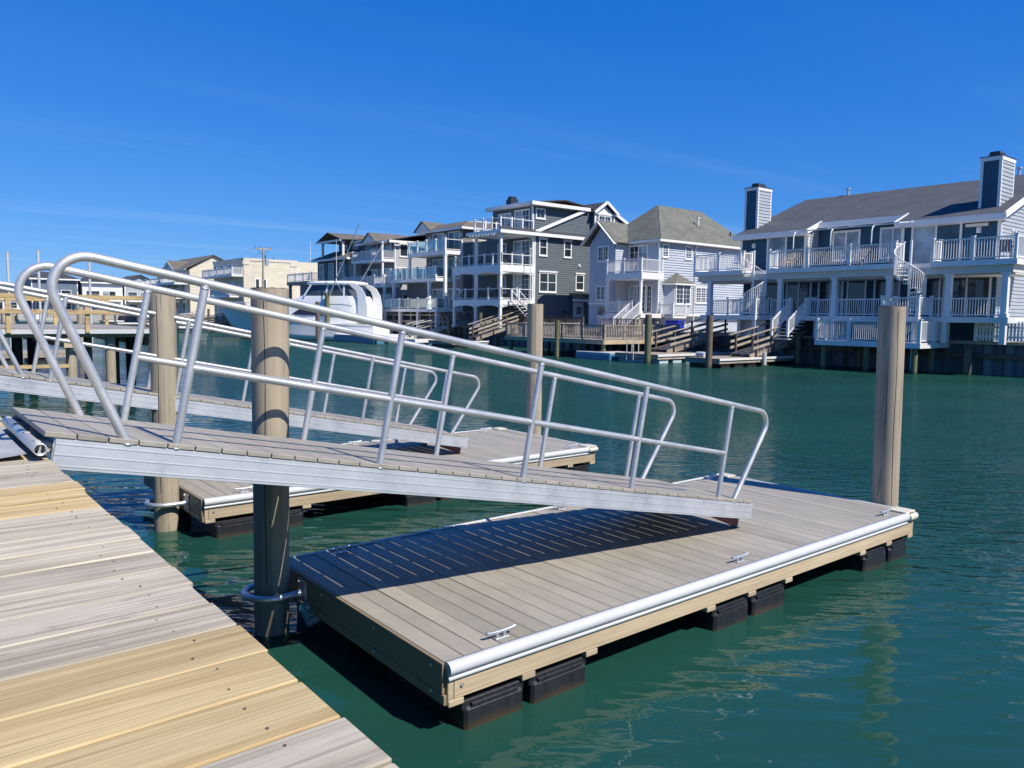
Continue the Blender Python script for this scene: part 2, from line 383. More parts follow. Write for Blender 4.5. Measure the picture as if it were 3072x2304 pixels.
# ------------------------------------------------------------------ water
def water_material():
    m, n, p = new_mat('water'); n.nodes.remove(p)
    ge = node(n, 'ShaderNodeNewGeometry'); P = ge.outputs['Position']
    def map2(sx, sy, rz):
        m1 = node(n, 'ShaderNodeMapping'); m1.inputs['Rotation'].default_value = (0, 0, R(rz)); n.links.new(P, m1.inputs[0])
        mp = node(n, 'ShaderNodeMapping'); mp.inputs['Scale'].default_value = (sx, sy, 1); n.links.new(m1.outputs[0], mp.inputs[0]); return mp.outputs[0]
    def op(o, a, b):
        x = node(n, 'ShaderNodeMath', operation=o)
        for i, v in enumerate((a, b)):
            if isinstance(v, (int, float)): x.inputs[i].default_value = v
            else: n.links.new(v, x.inputs[i])
        return x.outputs[0]
    swell = noise(n, map2(.55, 1.0, 34), .9, 2, .5)
    rip = noise(n, map2(.95, 2.4, 40), 1.6, 1.2, .5)
    fine = noise(n, map2(2.1, 5.6, 46), 1.7, 2, .55)
    patch = noise(n, map2(1, 1, 0), .13, 3, .5)
    pr = node(n, 'ShaderNodeMapRange'); n.links.new(patch, pr.inputs[0]); pr.inputs[1].default_value = .38; pr.inputs[2].default_value = .62; pr.inputs[3].default_value = .35; pr.inputs[4].default_value = 1.0
    # sheltered water close to the bulkhead is calmer than the open canal
    se = node(n, 'ShaderNodeSeparateXYZ'); n.links.new(P, se.inputs[0])
    sh = node(n, 'ShaderNodeMapRange'); n.links.new(se.outputs['X'], sh.inputs[0]); sh.inputs[1].default_value = 3.0; sh.inputs[2].default_value = 14.0; sh.inputs[3].default_value = .30; sh.inputs[4].default_value = 1.0
    amp = op('MULTIPLY', pr.outputs[0], sh.outputs[0])
    h = op('ADD', op('MULTIPLY', swell, .050), op('MULTIPLY', amp, op('ADD', op('MULTIPLY', rip, .170), op('MULTIPLY', op('MULTIPLY', op('POWER', sh.outputs[0], 2.0), fine), .185))))
    b = node(n, 'ShaderNodeBump'); b.inputs['Strength'].default_value = 1.0; b.inputs['Distance'].default_value = 1.0; n.links.new(h, b.inputs['Height'])
    fr = node(n, 'ShaderNodeFresnel'); fr.inputs['IOR'].default_value = 1.38; n.links.new(b.outputs[0], fr.inputs['Normal'])
    gl = node(n, 'ShaderNodeBsdfGlossy'); gl.inputs['Roughness'].default_value = .03; n.links.new(b.outputs[0], gl.inputs['Normal'])
    df = node(n, 'ShaderNodeBsdfDiffuse')
    cn = noise(n, map2(1, 1, 0), .22, 3)
    n.links.new(ramp(n, cn, [(.3, (.016, .088, .066)), (.7, (.022, .106, .078))]), df.inputs['Color'])
    tr = node(n, 'ShaderNodeBsdfTransparent'); tr.inputs[0].default_value = (.75, .92, .80, 1)
    body = node(n, 'ShaderNodeMixShader'); body.inputs[0].default_value = .62; n.links.new(tr.outputs[0], body.inputs[1]); n.links.new(df.outputs[0], body.inputs[2])
    mx = node(n, 'ShaderNodeMixShader'); n.links.new(fr.outputs[0], mx.inputs[0]); n.links.new(body.outputs[0], mx.inputs[1]); n.links.new(gl.outputs[0], mx.inputs[2])
    out = n.nodes['Material Output']; n.links.new(mx.outputs[0], out.inputs['Surface'])
    va = node(n, 'ShaderNodeVolumeAbsorption'); va.inputs['Color'].default_value = (.25, .80, .55, 1); va.inputs['Density'].default_value = 1.9
    n.links.new(va.outputs[0], out.inputs['Volume'])
water_material()
b = MB().box(-30, 420, -150, 900, -6, -.025); stuct(b.build('water', 'water', loc=(0, 0, -6)))
b = MB().box(-40, 430, -160, 910, -8, -6.02); simple('canal_mud', (.05, .06, .04), .95); stuct(b.build('canal_bed', 'canal_mud', loc=(0, 0, -8)))

# ------------------------------------------------------------------ land
b = MB().box(40.75, 419, -149, 899, -3, 1.45); stuct(b.build('ground', 'ground_sand', loc=(41, 0, -3)))
b = MB().box(-29.5, 40.7, 185.4, 899, -3, 1.75); stuct(b.build('ground', 'ground_sand', loc=(0, 186, -3)))
b = MB().box(-29.5, -4.0, -149, 185.3, -3, 1.5); stuct(b.build('ground', 'ground_sand', loc=(-6, 0, -3)))
def corrugated(name, mat, s, t0, t1, z0, z1, pitch=.9, depth=.22, cap=True, label='', ):
    """sheet-pile wall, face towards -x"""
    root = thing(name, label, 'bulkhead', (s, t0, 0))
    m = MB(); pts = []; t = 0; L = t1-t0
    while t < L:
        for dt, ds in ((0, 0), (.28, 0), (.42, depth), (.75, depth)):
            pts.append((ds, min(t+dt*pitch/.9, L)))
        t += pitch
    pts.append((0, L))
    for (a, ta), (c, tb) in zip(pts, pts[1:]):
        if tb-ta < 1e-5: continue
        m.face([(a, ta, z0), (a, ta, z1), (c, tb, z1), (c, tb, z0)])
    m.build('sheet_piling', mat, root)
    if cap:
        MB().cbox(-.12, .34, 0, L, z1-.10, z1+.06, .01).build('cap_beam', 'wood_weathered', root)
        MB().cbox(-.10, -.002, 0, L, z1-.75, z1-.52, .01).build('wale', 'wood_dark', root)
    return root
corrugated('bulkhead', 'bulkhead_vinyl', 40.45, -10, 185, -2.5, 1.50, label='long dark corrugated bulkhead under the houses across the canal')
# end of the canal
root = thing('bulkhead', 'grey concrete panel bulkhead closing the far end of the canal', 'bulkhead', (0, 185, 0))
for k in range(14):
    MB().cbox(-8+k*3.5, -8+k*3.5+3.42, 0, .3, -2.5, 1.78, .01).build('panel', 'bulkhead_concrete', root)
MB().cbox(-8.2, 41, -.12, .5, 1.80, 2.0, .02).build('cap_beam', 'bulkhead_concrete', root)

# ------------------------------------------------------------------ boardwalk (near pier)
ZP = 1.77
pier = thing('boardwalk', 'wooden plank boardwalk in the left foreground, grey and yellow boards', 'boardwalk', (0, 1, ZP-1.0))
NP = 0.178
plank_meshes = []
for k in range(4):
    m = MB().cbox(-3.9, .63, -NP/2+.0035, NP/2-.0035, -.038, 0, .004)
    plank_meshes.append({c: m.mesh('plank', c) for c in ('pine_fresh', 'pine_grey')})
fresh = {1, 2, 3, 12, 13, 14, 19, 27}
for k in range(-9, 44):
    y = 1.074 + NP*(k+.5)
    c = 'pine_fresh' if k in fresh else 'pine_grey'
    o = inst('plank', plank_meshes[k % 4][c], pier, (random.uniform(-.012, .004), y-1, 1.0+random.uniform(-.0035, .0015)), (random.uniform(-.004, .004), 0, random.uniform(-.0015, .0015)))
nm = MB()
for k in range(-9, 44):
    y = 1.074 + NP*(k+.5) - 1
    for x in (.50, -.42, -1.35, -2.3):
        for dy in (-.045, .05):
            xx = x+random.uniform(-.02, .02); yy = y+dy+random.uniform(-.008, .008)
            nm.cyl((xx, yy, .985), (xx, yy, 1.0008), .0029, n=7)
o = nm.build('nails', 'nail', pier); o['kind'] = 'stuff'
for x in (.50, -.42, -1.35, -2.3, -3.3):
    MB().box(x-.025, x+.025, -1.9, 8.1, .735, .957).build('joist', 'wood_weathered', pier)
for x in (.45, -2.3):
    for y in (-1.4, 1.4, 4.4, 7.4):
        MB().cyl((x-.12, y, -3), (x-.12, y, .73), .13, n=16).build('pile', 'pile_brown', pier)

# ------------------------------------------------------------------ pilings
def piling(loc, top, r0, r1, mat, label, lean=(0, 0), cap=True, group='pilings', name='piling', depth=2.6, mess=.012):
    root = thing(name, label, 'piling', (loc[0], loc[1], 0), group=group)
    m = MB(); n = 28; lev = 14; P = []
    for j in range(lev+1):
        f = j/lev; z = -depth+(top+depth)*f; rr = r0+(r1-r0)*f
        for i in range(n):
            a = 2*math.pi*i/n
            rv = rr*(1+mess*math.sin(3*a+loc[0]*5+f*2)+mess*.6*math.sin(7*a+loc[1]*3)+random.uniform(-.004, .004))
            P.append((rv*math.cos(a)+lean[0]*z, rv*math.sin(a)+lean[1]*z, z))
    m.idx(P, [(j*n+i, j*n+(i+1) % n, (j+1)*n+(i+1) % n, (j+1)*n+i) for j in range(lev) for i in range(n)], True)
    m.build('shaft', mat, root)
    tx, ty = lean[0]*top, lean[1]*top
    c = MB()
    c.face([(tx+r1*.995*math.cos(2*math.pi*i/n), ty+r1*.995*math.sin(2*math.pi*i/n), top+.001+random.uniform(0, .006)) for i in range(n)])
    c.build('top', mat, root)
    # drying check running down the shaft
    if cap:
        k = MB(); a = -2.25
        pts = [(lean[0]*z+(rr*1.004)*math.cos(a+.03*math.sin(z*4)), lean[1]*z+(rr*1.004)*math.sin(a+.03*math.sin(z*4)), z) for z, rr in [(top-.05-i*.14, r1+(r0-r1)*(i*.14/(top+depth))) for i in range(17)]]
        k.tube(pts, .0035, n=5); k.build('crack', 'crack_dark', root)
    return root
piling((2.33, 5.88), 2.685, .124, .143, 'pile_tan', 'tall tan piling in the pipe hoop at the near end of the front floating dock', lean=(.010, .004))
piling((2.50, 9.44), 2.725, .132, .143, 'pile_tan', 'tan piling held by the bright pipe hoop of the rear floating dock', lean=(.005, -.004))
piling((8.83, 4.10), 2.65, .128, .142, 'pile_tan', 'tan piling rising at the far end of the front floating dock', lean=(-.014, .010))
piling((9.12, 10.62), 2.71, .136, .142, 'pile_tan', 'tan piling at the far end of the rear floating dock, before the green house')

# ------------------------------------------------------------------ floating docks
LD, WD, ZD, BP = 6.08, 2.49, .435, .14476
def cleat(parent, x, y):
    c = MB()
    c.cbox(-.055, .055, -.022, .022, 0, .008, .003)
    for sx in (-.028, .028): c.cyl((sx, 0, .006), (sx*1.15, 0, .042), .013, .011, n=10)
    o = c.build('cleat', 'galvanised', parent); o.location = (x, y, ZD)
    h = MB(); pts = [(-.115, 0, .052), (-.085, 0, .046), (-.04, 0, .043), (.04, 0, .043), (.085, 0, .046), (.115, 0, .052)]
    h.tube(pts, .0105, n=9); hh = h.build('horn', 'galvanised', o)
    return o
def floating_dock(loc, label):
    root = thing('floating_dock', label, 'floating dock', loc, group='floating docks')
    bm = MB().cbox(-BP/2+.0025, BP/2-.0025, .028, WD-.028, -.025, 0, .0035).mesh('deck_board', 'deck_composite')
    for k in range(42):
        inst('deck_board', bm, root, (BP*(k+.5), 0, ZD), (random.uniform(-.002, .002), 0, 0))
    # rim and cross beams
    for y0, y1 in ((0, .038), (WD-.038, WD)):
        MB().cbox(.045, LD-.045, y0, y1, .205, .408, .004).build('rim_board', 'wood_frame', root)
    for x0, x1 in ((0.001, .043), (LD-.043, LD-.001)):
        MB().cbox(x0, x1, .002, WD-.002, .175, .408, .004).build('end_beam', 'wood_frame', root)
    MB().cbox(-.022, -.001, .03, WD-.03, .245, .433, .003).build('fascia_board', 'composite_fascia', root)
    MB().cbox(-.022, -.001, .012, WD-.012, .178, .241, .003).build('fascia_board', 'composite_fascia', root)
    for y in (.62, 1.245, 1.87): MB().box(.05, LD-.05, y-.019, y+.019, .21, .405).build('joist', 'wood_frame', root)
    for x in (.06, .63, 1.20, 2.54, 3.10, 3.66, 4.99, 5.54, 6.015):
        MB().cbox(x-.055, x+.055, -.004, WD+.004, .163, .203, .004).build('cross_beam', 'wood_frame', root)
    # black float drums in pairs, two rows
    for xa, xb in ((.13, .595), (.665, 1.16), (2.60, 3.065), (3.135, 3.62), (5.04, 5.505), (5.575, 5.96)):
        for ya, yb in ((.003, .95), (WD-.95, WD-.003)):
            d = MB(); d.cbox(xa, xb, ya, yb, -.26, .118, .018)
            d.cbox(xa+.05, xb-.05, ya-.003, yb+.003, .112, .140, .004)
            d.cbox(xa-.012, xb+.012, ya+.02, yb-.02, .095, .158, .006)
            d.build('float_drum', 'black_plastic', root)
    # white ogee rub rail on both long sides
    prof = [(.03, .436), (.03, .444), (.0, .446), (-.024, .439), (-.041, .422), (-.048, .402), (-.044, .384), (-.033, .371), (-.017, .363), (-.012, .355), (-.014, .347), (-.022, .343), (-.022, .327), (-.016, .323), (0, .323), (0, .408), (.026, .409)]
    for side in (0, 1):
        def yy(y): return y-.0005 if side == 0 else WD+.0005-y
        m = MB(); n = len(prof); x0, x1 = -.004, LD-.14
        prf = [(a*(.78 if a < 0 else 1), z if z > .40 or a > -.001 and z > .4 else .40+(z-.40)*.85) for a, z in prof]
        P = [(x0, yy(a), z) for a, z in prf]+[(x1, yy(a), z) for a, z in prf]
        fs = [(i, i+1, n+i+1, n+i) for i in range(n-1)]
        m.idx(P, fs if side else [tuple(reversed(f)) for f in fs], True)
        m.face(P[:n]); m.face(P[n:])
        m.build('rub_rail', 'vinyl_white', root)
        # beige corner bumper at the outer end
        c = MB(); sg = -1 if side == 0 else 1; ye = 0 if side == 0 else WD
        c.tube([(LD-.17, ye+sg*.020, .400), (LD-.03, ye+sg*.020, .400), (LD+.010, ye+sg*.008, .400), (LD+.026, ye-sg*.03, .400), (LD+.027, ye-sg*.20, .400)], .036, n=14)
        c.build('corner_bumper', 'vinyl_beige', root)
        MB().cbox(LD-.18, LD+.03, ye-(.17 if side else 0)-(.03 if side else -.0), ye+(.17 if not side else 0)+(.03 if not side else 0), ZD+.002, ZD+.020, .004).build('corner_plate', 'vinyl_beige', root)
    MB().cbox(LD-.003, LD+.035, .22, WD-.22, .34, .44, .008).build('end_bumper', 'vinyl_white', root)
    for y in (.12, WD-.12):
        for x in (.49, 3.08, 5.68): cleat(root, x, y)
    bo = MB()
    for y in (.018, WD-.018):
        s = -1 if y < 1 else 1; ye = 0 if y < 1 else WD
        for x in (.10,): bo.cyl((x, ye, .285), (x, ye+s*.010, .285), .013, n=12)
    for y in (.15, .85, 1.65, 2.35):
        for z in (.225, .385): bo.cyl((-.021, y, z), (-.029, y, z), .011, n=10)
    bo.build('bolts', 'galvanised', root)
    return root
def hoop(root, y, label=None):
    """galvanised pipe hoop on the near end of a dock, round a piling at local y"""
    rr = .195; pts = [(-.03, y+rr, .30)]
    pts += [(-.12, y+rr, .30)]
    for k in range(0, 19):
        a = math.pi/2+math.pi*k/18; pts.append((-.21+math.cos(a)*rr, y+math.sin(a)*rr, .30))
    pts += [(-.12, y-rr, .30), (-.03, y-rr, .30)]
    h = MB().tube(pts, .027, n=14).build('pile_hoop', 'galvanised', root)
    for s in (-1, 1):
        br = MB(); br.cbox(-.034, -.023, y+s*rr-.075, y+s*rr+.075, .20, .405, .003)
        br.cyl((-.034, y+s*rr, .30), (-.062, y+s*rr, .30), .036, n=16)
        for z in (.225, .382): br.cyl((-.034, y+s*rr-.045*s, z), (-.046, y+s*rr-.045*s, z), .011, n=8)
        br.build('bracket', 'galvanised', h)
dock1 = floating_dock((2.53, 3.69, 0), 'front floating dock with taupe boards and white rub rail, nearest the camera')
dock2 = copy_tree(dock1); dock2.location = (2.70, 8.70, 0)
dock2['label'] = 'rear floating dock partly hidden behind the nearer gangway'
hoop(dock1, 2.19); hoop(dock2, .74)
# small printed tag hung on the front dock
tg = thing('hanging_tag', 'small teal tag reading OK TO USE under the pipe hoop', 'tag', (2.455, 5.60, .30), (0, 0, R(64)))
tm = Matrix.Rotation(R(-24), 4, 'X')
pl = MB().cbox(-.003, .003, -.058, .058, -.245, -.055, .0028); pl.v = [tm @ v for v in pl.v]; pl.build('plate', 'tag_teal', tg)
st = MB().tube([(0, 0, 0), (0, .012, -.03), tuple(tm @ Vector((0, 0, -.06)))], .003, n=6); st.build('string', 'rope', tg)
for i, w in enumerate(('OK', 'TO', 'USE')):
    fc = bpy.data.curves.new('print', 'FONT'); fc.body = w; fc.size = .052; fc.align_x = 'CENTER'; fc.extrude = .0006
    fo = bpy.data.objects.new('print', fc); me = bpy.data.meshes.new_from_object(fo); bpy.data.objects.remove(fo)
    me.materials.clear(); me.materials.append(MATS['tag_print'])
    o = bpy.data.objects.new('print', me); COL.objects.link(o); o.parent = tg
    # text faces -x: local x -> -y, local y -> z
    o.matrix_local = tm @ Matrix(((0, 0, -1, -.0042), (-1, 0, 0, 0), (0, 1, 0, -.118-.056*i), (0, 0, 0, 1)))

# ------------------------------------------------------------------ gangways
def fillet(a, c, b, r, n=12):
    """points of path a->c->b with corner c rounded"""
    a, b, c = Vector(a), Vector(b), Vector(c); d1 = (a-c).normalized(); d2 = (b-c).normalized()
    ang = d1.angle(d2); t = r/math.tan(ang/2); p1 = c+d1*t; p2 = c+d2*t
    o = c+(d1+d2).normalized()*(r/math.sin(ang/2)); out = []
    u = (p1-o); w = (p2-o); tot = u.angle(w)
    for i in range(n+1):
        f = i/n; out.append(o + (u*math.sin((1-f)*tot)+w*math.sin(f*tot))/math.sin(tot))
    return out
LG, WG = 6.06, 1.20
def gangway(loc, label):
    root = thing('gangway', label, 'gangway', loc, (0, math.atan(.2), 0), group='gangways')
    bm = MB().cbox(-BP/2+.003, BP/2-.003, -.006, WG+.006, .002, .029, .003).mesh('deck_board', 'deck_composite')
    for k in range(42):
        inst('deck_board', bm, root, (-.06+BP*(k+.5)+.005, 0, 0), (0, random.uniform(-.002, .002), 0))
    posts = (.573, 1.838, 3.06, 4.268, 5.498)
    for y in (0, WG):
        s = 1 if y == 0 else -1
        m = MB()
        a, c = (y, y+s*.008)
        m.cbox(0, LG, min(a, c), max(a, c), -.155, 0, .002)
        for z in (-.155, -.008): m.box(.002, LG-.002, min(y+s*.008, y+s*.05), max(y+s*.008, y+s*.05), z, z+.008)
        for z in (-.135, -.027, -.08): m.cbox(.004, LG-.004, min(y, y-s*.0022), max(y, y-s*.0022), z-.004, z+.004, .0008)
        m.build('stringer', 'alu_channel', root)
        # handrail: one bent tube with a return loop at both ends
        yc = y+s*.020; zr = .91
        path = [(.33, yc, .0)] + fillet((.33, yc, 0), (-.27, yc, zr), (2, yc, zr), .155) + fillet((3, yc, zr), (6.176, yc, zr), (5.746, yc, 0), .13) + [(5.746, yc, 0)]
        MB().tube(path, .0245, n=18).build('handrail', 'alu_tube', root)
        MB().tube([(.573, yc, .445), (5.498, yc, .445)], .021, n=16).build('mid_rail', 'alu_tube', root)
        wl = MB()
        for x in posts:
            MB().cyl((x, yc, .0), (x, yc, zr-.004), .0225, n=16, cap=False).build('post', 'alu_tube', root)
            wl.tube([(x+.0255*math.cos(i*.5236), yc+.0255*math.sin(i*.5236), .0035) for i in range(12)], .005, n=5, closed=True)
            wl.tube([(x+.024*math.cos(i*.5236), yc+.024*math.sin(i*.5236), zr-.026+.006*math.cos(i*1.047)) for i in range(12)], .0038, n=5, closed=True)
        for x in (.33, 5.746): wl.tube([(x+.031*math.cos(i*.5236), yc+.0275*math.sin(i*.5236), .0035) for i in range(12)], .005, n=5, closed=True)
        wl.build('weld_bead', 'weld', root)
        MB().prism([(LG-.46, y+s*.12, -.10), (LG-.02, y+s*.12, -.10), (LG-.02, y+s*.12, -.257), (LG-.40, y+s*.12, -.185), (LG-.46, y+s*.12, -.16)], (0, s*.06, 0)).build('skid', 'red_pad', root)
        MB().box(.0, .012, min(y+s*.01, y+s*.06), max(y+s*.01, y+s*.06), -.15, -.01).build('end_gusset', 'alu_channel', root)
        ww = MB().tube([(-.002, y+s*.002, -.15+i*.0125) for i in range(12)], .006, n=5)
        ww.build('weld_bead', 'weld', root)
    for x in (.02, 1.2, 2.4, 3.6, 4.8, LG-.05):
        MB().box(x, x+.045, .052, WG-.052, -.10, -.012).build('cross_member', 'alu_channel', root)
    # hinge: open aluminium tube across the end, sitting on the boardwalk edge
    n = 20; m = MB(); cx, cz = -.060, -.062; P = []
    for yv, r in ((-.02, .031), (WG+.02, .031), (WG+.02, .0255), (-.02, .0255)):
        P += [(cx+r*math.cos(2*math.pi*i/n), yv, cz+r*math.sin(2*math.pi*i/n)) for i in range(n)]
    m.idx(P, [(k*n+i, k*n+(i+1) % n, ((k+1) % 4)*n+(i+1) % n, ((k+1) % 4)*n+i) for k in range(4) for i in range(n)], True)
    h = m.build('hinge_tube', 'alu_tube', root)
    MB().cyl((cx, -.004, cz-.03), (cx, -.004, cz+.03), .006, n=8).build('hinge_pin', 'galvanised', h)
    for yv in (.05, .40, .80, 1.13):
        MB().cbox(cx-.02, .0, yv, yv+.06, cz-.02, cz+.034, .004).build('hinge_knuckle', 'dull_plate', h)
    return root
gw1 = gangway((.65, 4.35, 1.875), 'aluminium gangway in front, sloping from the boardwalk down to the nearest floating dock')
gw2 = copy_tree(gw1); gw2.location = (.80, 9.33, 1.868)
gw2['label'] = 'second aluminium gangway further back, sloping down to the rear floating dock'
# aluminium transition plate lying on the boardwalk behind the first hinge
for gx, gy, lab in ((.65, 4.35, 'bent aluminium transition plate lying on the boardwalk behind the front gangway hinge'),):
    tp = thing('transition_plate', lab, 'plate', (0, gy, ZP))
    m = MB(); nx = 16; ny = 26; P = []
    for j in range(ny+1):
        yv = .05+j*(1.12/ny)
        for i in range(nx+1):
            f = i/nx; x = -.45+f*.98
            z = .007 + .003*max(0, math.sin((yv-.1)*6.2+f*2))*f + .022*f**6
            P.append((x, yv, z))
    nn = nx+1
    m.idx(P, [(j*nn+i, j*nn+i+1, (j+1)*nn+i+1, (j+1)*nn+i) for j in range(ny) for i in range(nx)], True)
    m.build('plate', 'dull_plate', tp)
    bt = MB()
    for x, yv in ((-.1, .25), (.25, .70), (.1, 1.08), (-.3, .62)): bt.cyl((x, yv, .008), (x, yv, .018), .009, n=10)
    bt.build('bolts', 'galvanised', tp)

# ------------------------------------------------------------------ house building kit (world coordinates, shifted to the house root)
def wb(m, name, mat, root, parent=None):
    m.v = [v-root.location for v in m.v]
    return m.build(name, mat, parent or root)
def V(ax, c, u, z, d=0):
    """point on a wall plane: ax 's' faces -x at x=c, ax 't' faces -y at y=c; u runs along the wall, d = distance out"""
    return Vector((c-d, u, z)) if ax == 's' else Vector((u, c-d, z))
def clip(poly, z):
    us = []
    for (u0, z0), (u1, z1) in zip(poly, poly[1:]+poly[:1]):
        if abs(z1-z0) < 1e-9:
            if abs(z-z0) < 1e-6: us += [u0, u1]
            continue
        f = (z-z0)/(z1-z0)
        if -1e-9 <= f <= 1+1e-9: us.append(u0+(u1-u0)*f)
    return (min(us), max(us)) if us else None
def lap(root, ax, c, poly, mat, pitch=.18, depth=.036, name='siding', parent=None):
    """lapped clapboards on a convex wall polygon [(u, z)...]"""
    m = MB(); z0 = min(p[1] for p in poly); z1 = max(p[1] for p in poly); z = z0
    while z < z1-1e-4:
        zt = min(z+pitch, z1); a = clip(poly, z+1e-5); b = clip(poly, zt-1e-5)
        if a and b:
            m.face([V(ax, c, a[0], z, depth), V(ax, c, a[1], z, depth), V(ax, c, b[1], zt, .003), V(ax, c, b[0], zt, .003)] if ax == 't' else
                   [V(ax, c, a[1], z, depth), V(ax, c, a[0], z, depth), V(ax, c, b[0], zt, .003), V(ax, c, b[1], zt, .003)])
            m.face([V(ax, c, a[0], z, .0), V(ax, c, a[1], z, .0), V(ax, c, a[1], z, depth), V(ax, c, a[0], z, depth)])
        z = zt
    return wb(m, name, mat, root, parent)
def wbox(m, ax, c, u0, u1, z0, z1, d0, d1):
    a, b = V(ax, c, u0, z0, d0), V(ax, c, u1, z1, d1)
    return m.box(min(a.x, b.x), max(a.x, b.x), min(a.y, b.y), max(a.y, b.y), min(a.z, b.z), max(a.z, b.z))
def window(root, ax, c, u0, u1, z0, z1, cols=1, grid=(0, 0), sash=True, pane='window_glass', tw=.11, hood=False, name='window', frame='white_trim', sill=True):
    u0, u1 = min(u0, u1), max(u0, u1)
    m = MB()
    wbox(m, ax, c, u0-tw, u0, z0-tw, z1+tw, .0, .075); wbox(m, ax, c, u1, u1+tw, z0-tw, z1+tw, .0, .075)
    wbox(m, ax, c, u0, u1, z1, z1+tw, .0, .075); wbox(m, ax, c, u0, u1, z0-tw, z0, .0, .075)
    if hood: wbox(m, ax, c, u0-tw-.06, u1+tw+.06, z1+tw, z1+tw+.12, 0, .14)
    if sill: wbox(m, ax, c, u0-tw-.03, u1+tw+.03, z0-tw-.05, z0-tw, 0, .11)
    w = (u1-u0)/cols
    for k in range(cols):
        a, b = u0+k*w, u0+(k+1)*w
        if k: wbox(m, ax, c, a-.045, a+.045, z0, z1,   .036, .07)
        if sash: wbox(m, ax, c, a, b, (z0+z1)/2-.025, (z0+z1)/2+.025, .036, .060)
        for g in range(1, grid[0]):
            x = a+(b-a)*g/grid[0]; wbox(m, ax, c, x-.011, x+.011, z0, z1, .036, .052)
        for g in range(1, grid[1]):
            z = z0+(z1-z0)*g/grid[1]; wbox(m, ax, c, a, b, z-.011, z+.011, .036, .050)
    o = wb(m, name, frame, root)
    for k in range(cols):
        p = MB(); wbox(p, ax, c, u0+k*w, u0+(k+1)*w, z0, z1, .033, .040)
        pm = pane if isinstance(pane, str) else pane[k % len(pane)]
        wb(p, 'pane', pm, root, o)
    return o
def door(root, ax, c, u0, u1, z0, z1, cols=2, pane=('curtain_and_reflection', 'window_glass'), grid=(0, 0)):
    return window(root, ax, c, u0, u1, z0, z1, cols, grid, False, pane, .10, False, 'door', sill=False)
def railing(root, pts, z, h=.98, style='bal', spacing=1.8, parent=None, pw=.12, step=.115, name='railing', mat='white_trim', bw=.028, ends=(True, True), capm=True):
    """railing along a polyline of (x, y) or (x, y, dz) points"""
    m = MB(); bm = MB(); panes = []
    P = [Vector((p[0], p[1], z+(p[2] if len(p) > 2 else 0))) for p in pts]; done = set()
    for a, b in zip(P, P[1:]):
        d = b-a; L = d.length; n = max(1, round(L/spacing)); dz = Vector((0, 0, 1))
        m.bar(a+dz*(h-.03), b+dz*(h-.03), .075, .05); m.bar(a+dz*.09, b+dz*.09, .05, .05)
        for k in range(n+1):
            q = a+d*k/n; key = (round(q.x, 2), round(q.y, 2))
            if key in done: continue
            done.add(key)
            if pw: 
                m.box(q.x-pw/2, q.x+pw/2, q.y-pw/2, q.y+pw/2, q.z-.02, q.z+h+.05)
                if capm: m.box(q.x-pw/2-.03, q.x+pw/2+.03, q.y-pw/2-.03, q.y+pw/2+.03, q.z+h+.05, q.z+h+.09)
        if style == 'bal':
            nb = int(L/step)
            for k in range(1, nb):
                q = a+d*k/nb; bm.box(q.x-bw/2, q.x+bw/2, q.y-bw/2, q.y+bw/2, q.z+.115, q.z+h-.055)
        elif style == 'glass':
            for k in range(n):
                q0 = a+d*((k+.08)/n); q1 = a+d*((k+.92)/n); panes.append((q0+dz*(h/2+.03), q1+dz*(h/2+.03), h-.19))
        elif style == 'bars':
            for zz in (.25, .40, .55, .70, .85): bm.bar(a+dz*zz*h, b+dz*zz*h, .012, .012)
    o = wb(m, name, mat, root, parent)
    if bm.v: wb(bm, 'balusters', mat if style == 'bal' else 'furniture_dark', root, o if parent is None else parent)
    for p0, p1, ph in panes: wb(MB().bar(p0, p1, .012, ph), 'glass_panel', 'rail_glass', root, o if parent is None else parent)
    return o
def slope(root, quad, mat, th=.09, name='roof', parent=None):
    """one roof plane from 3 or 4 corner points, with thickness and shingle UVs"""
    q = [Vector(p) for p in quad]; nrm = (q[1]-q[0]).cross(q[2]-q[0]).normalized()
    if nrm.z < 0: q = q[::-1]; nrm = -nrm
    m = MB(); n = len(q); top = [p+nrm*th for p in q]
    m.face(top); m.face(q[::-1])
    for i in range(n): m.face([q[i], q[(i+1) % n], top[(i+1) % n], top[i]])
    o = wb(m, name, mat, root, parent)
    u = Vector((0, 0, 1)).cross(nrm); u = u.normalized() if u.length > .05 else Vector((1, 0, 0)); v = nrm.cross(u)
    uv = o.data.uv_layers.new(name='UVMap')
    for lp in o.data.loops:
        co = o.data.vertices[lp.vertex_index].co + root.location; uv.data[lp.index].uv = (co.dot(u), co.dot(v))
    return o
def trim(root, parts, name='trim', mat='white_trim', parent=None):
    for p in parts:
        m = MB(); m.box(*p); o = wb(m, name, mat, root, parent)
    return o
def beam(root, segs, w, h, name, mat='white_trim', parent=None, up=(0, 0, 1)):
    for p, q in segs:
        m = MB(); m.bar(p, q, w, h, up); o = wb(m, name, mat, root, parent)
    return o
def column(root, s, t, z0, z1, w=.24, mat='white_trim', arch=0):
    m = MB(); m.cbox(s-w/2, s+w/2, t-w/2, t+w/2, z0, z1, .012)
    m.box(s-w/2-.04, s+w/2+.04, t-w/2-.04, t+w/2+.04, z0, z0+.16); m.box(s-w/2-.04, s+w/2+.04, t-w/2-.04, t+w/2+.04, z1-.14, z1)
    return wb(m, 'column', mat, root)
def core(root, mat, *boxes, name='wall'):
    m = MB()
    for bx in boxes: m.box(*bx)
    return wb(m, name, mat, root)
def lamp(root, ax, c, u, z, m='white_trim'):
    b = MB(); wbox(b, ax, c, u-.10, u+.10, z-.14, z+.14, .0, .06); wbox(b, ax, c, u-.06, u+.06, z-.10, z+.06, .06, .18)
    return wb(b, 'wall_lamp', m, root)
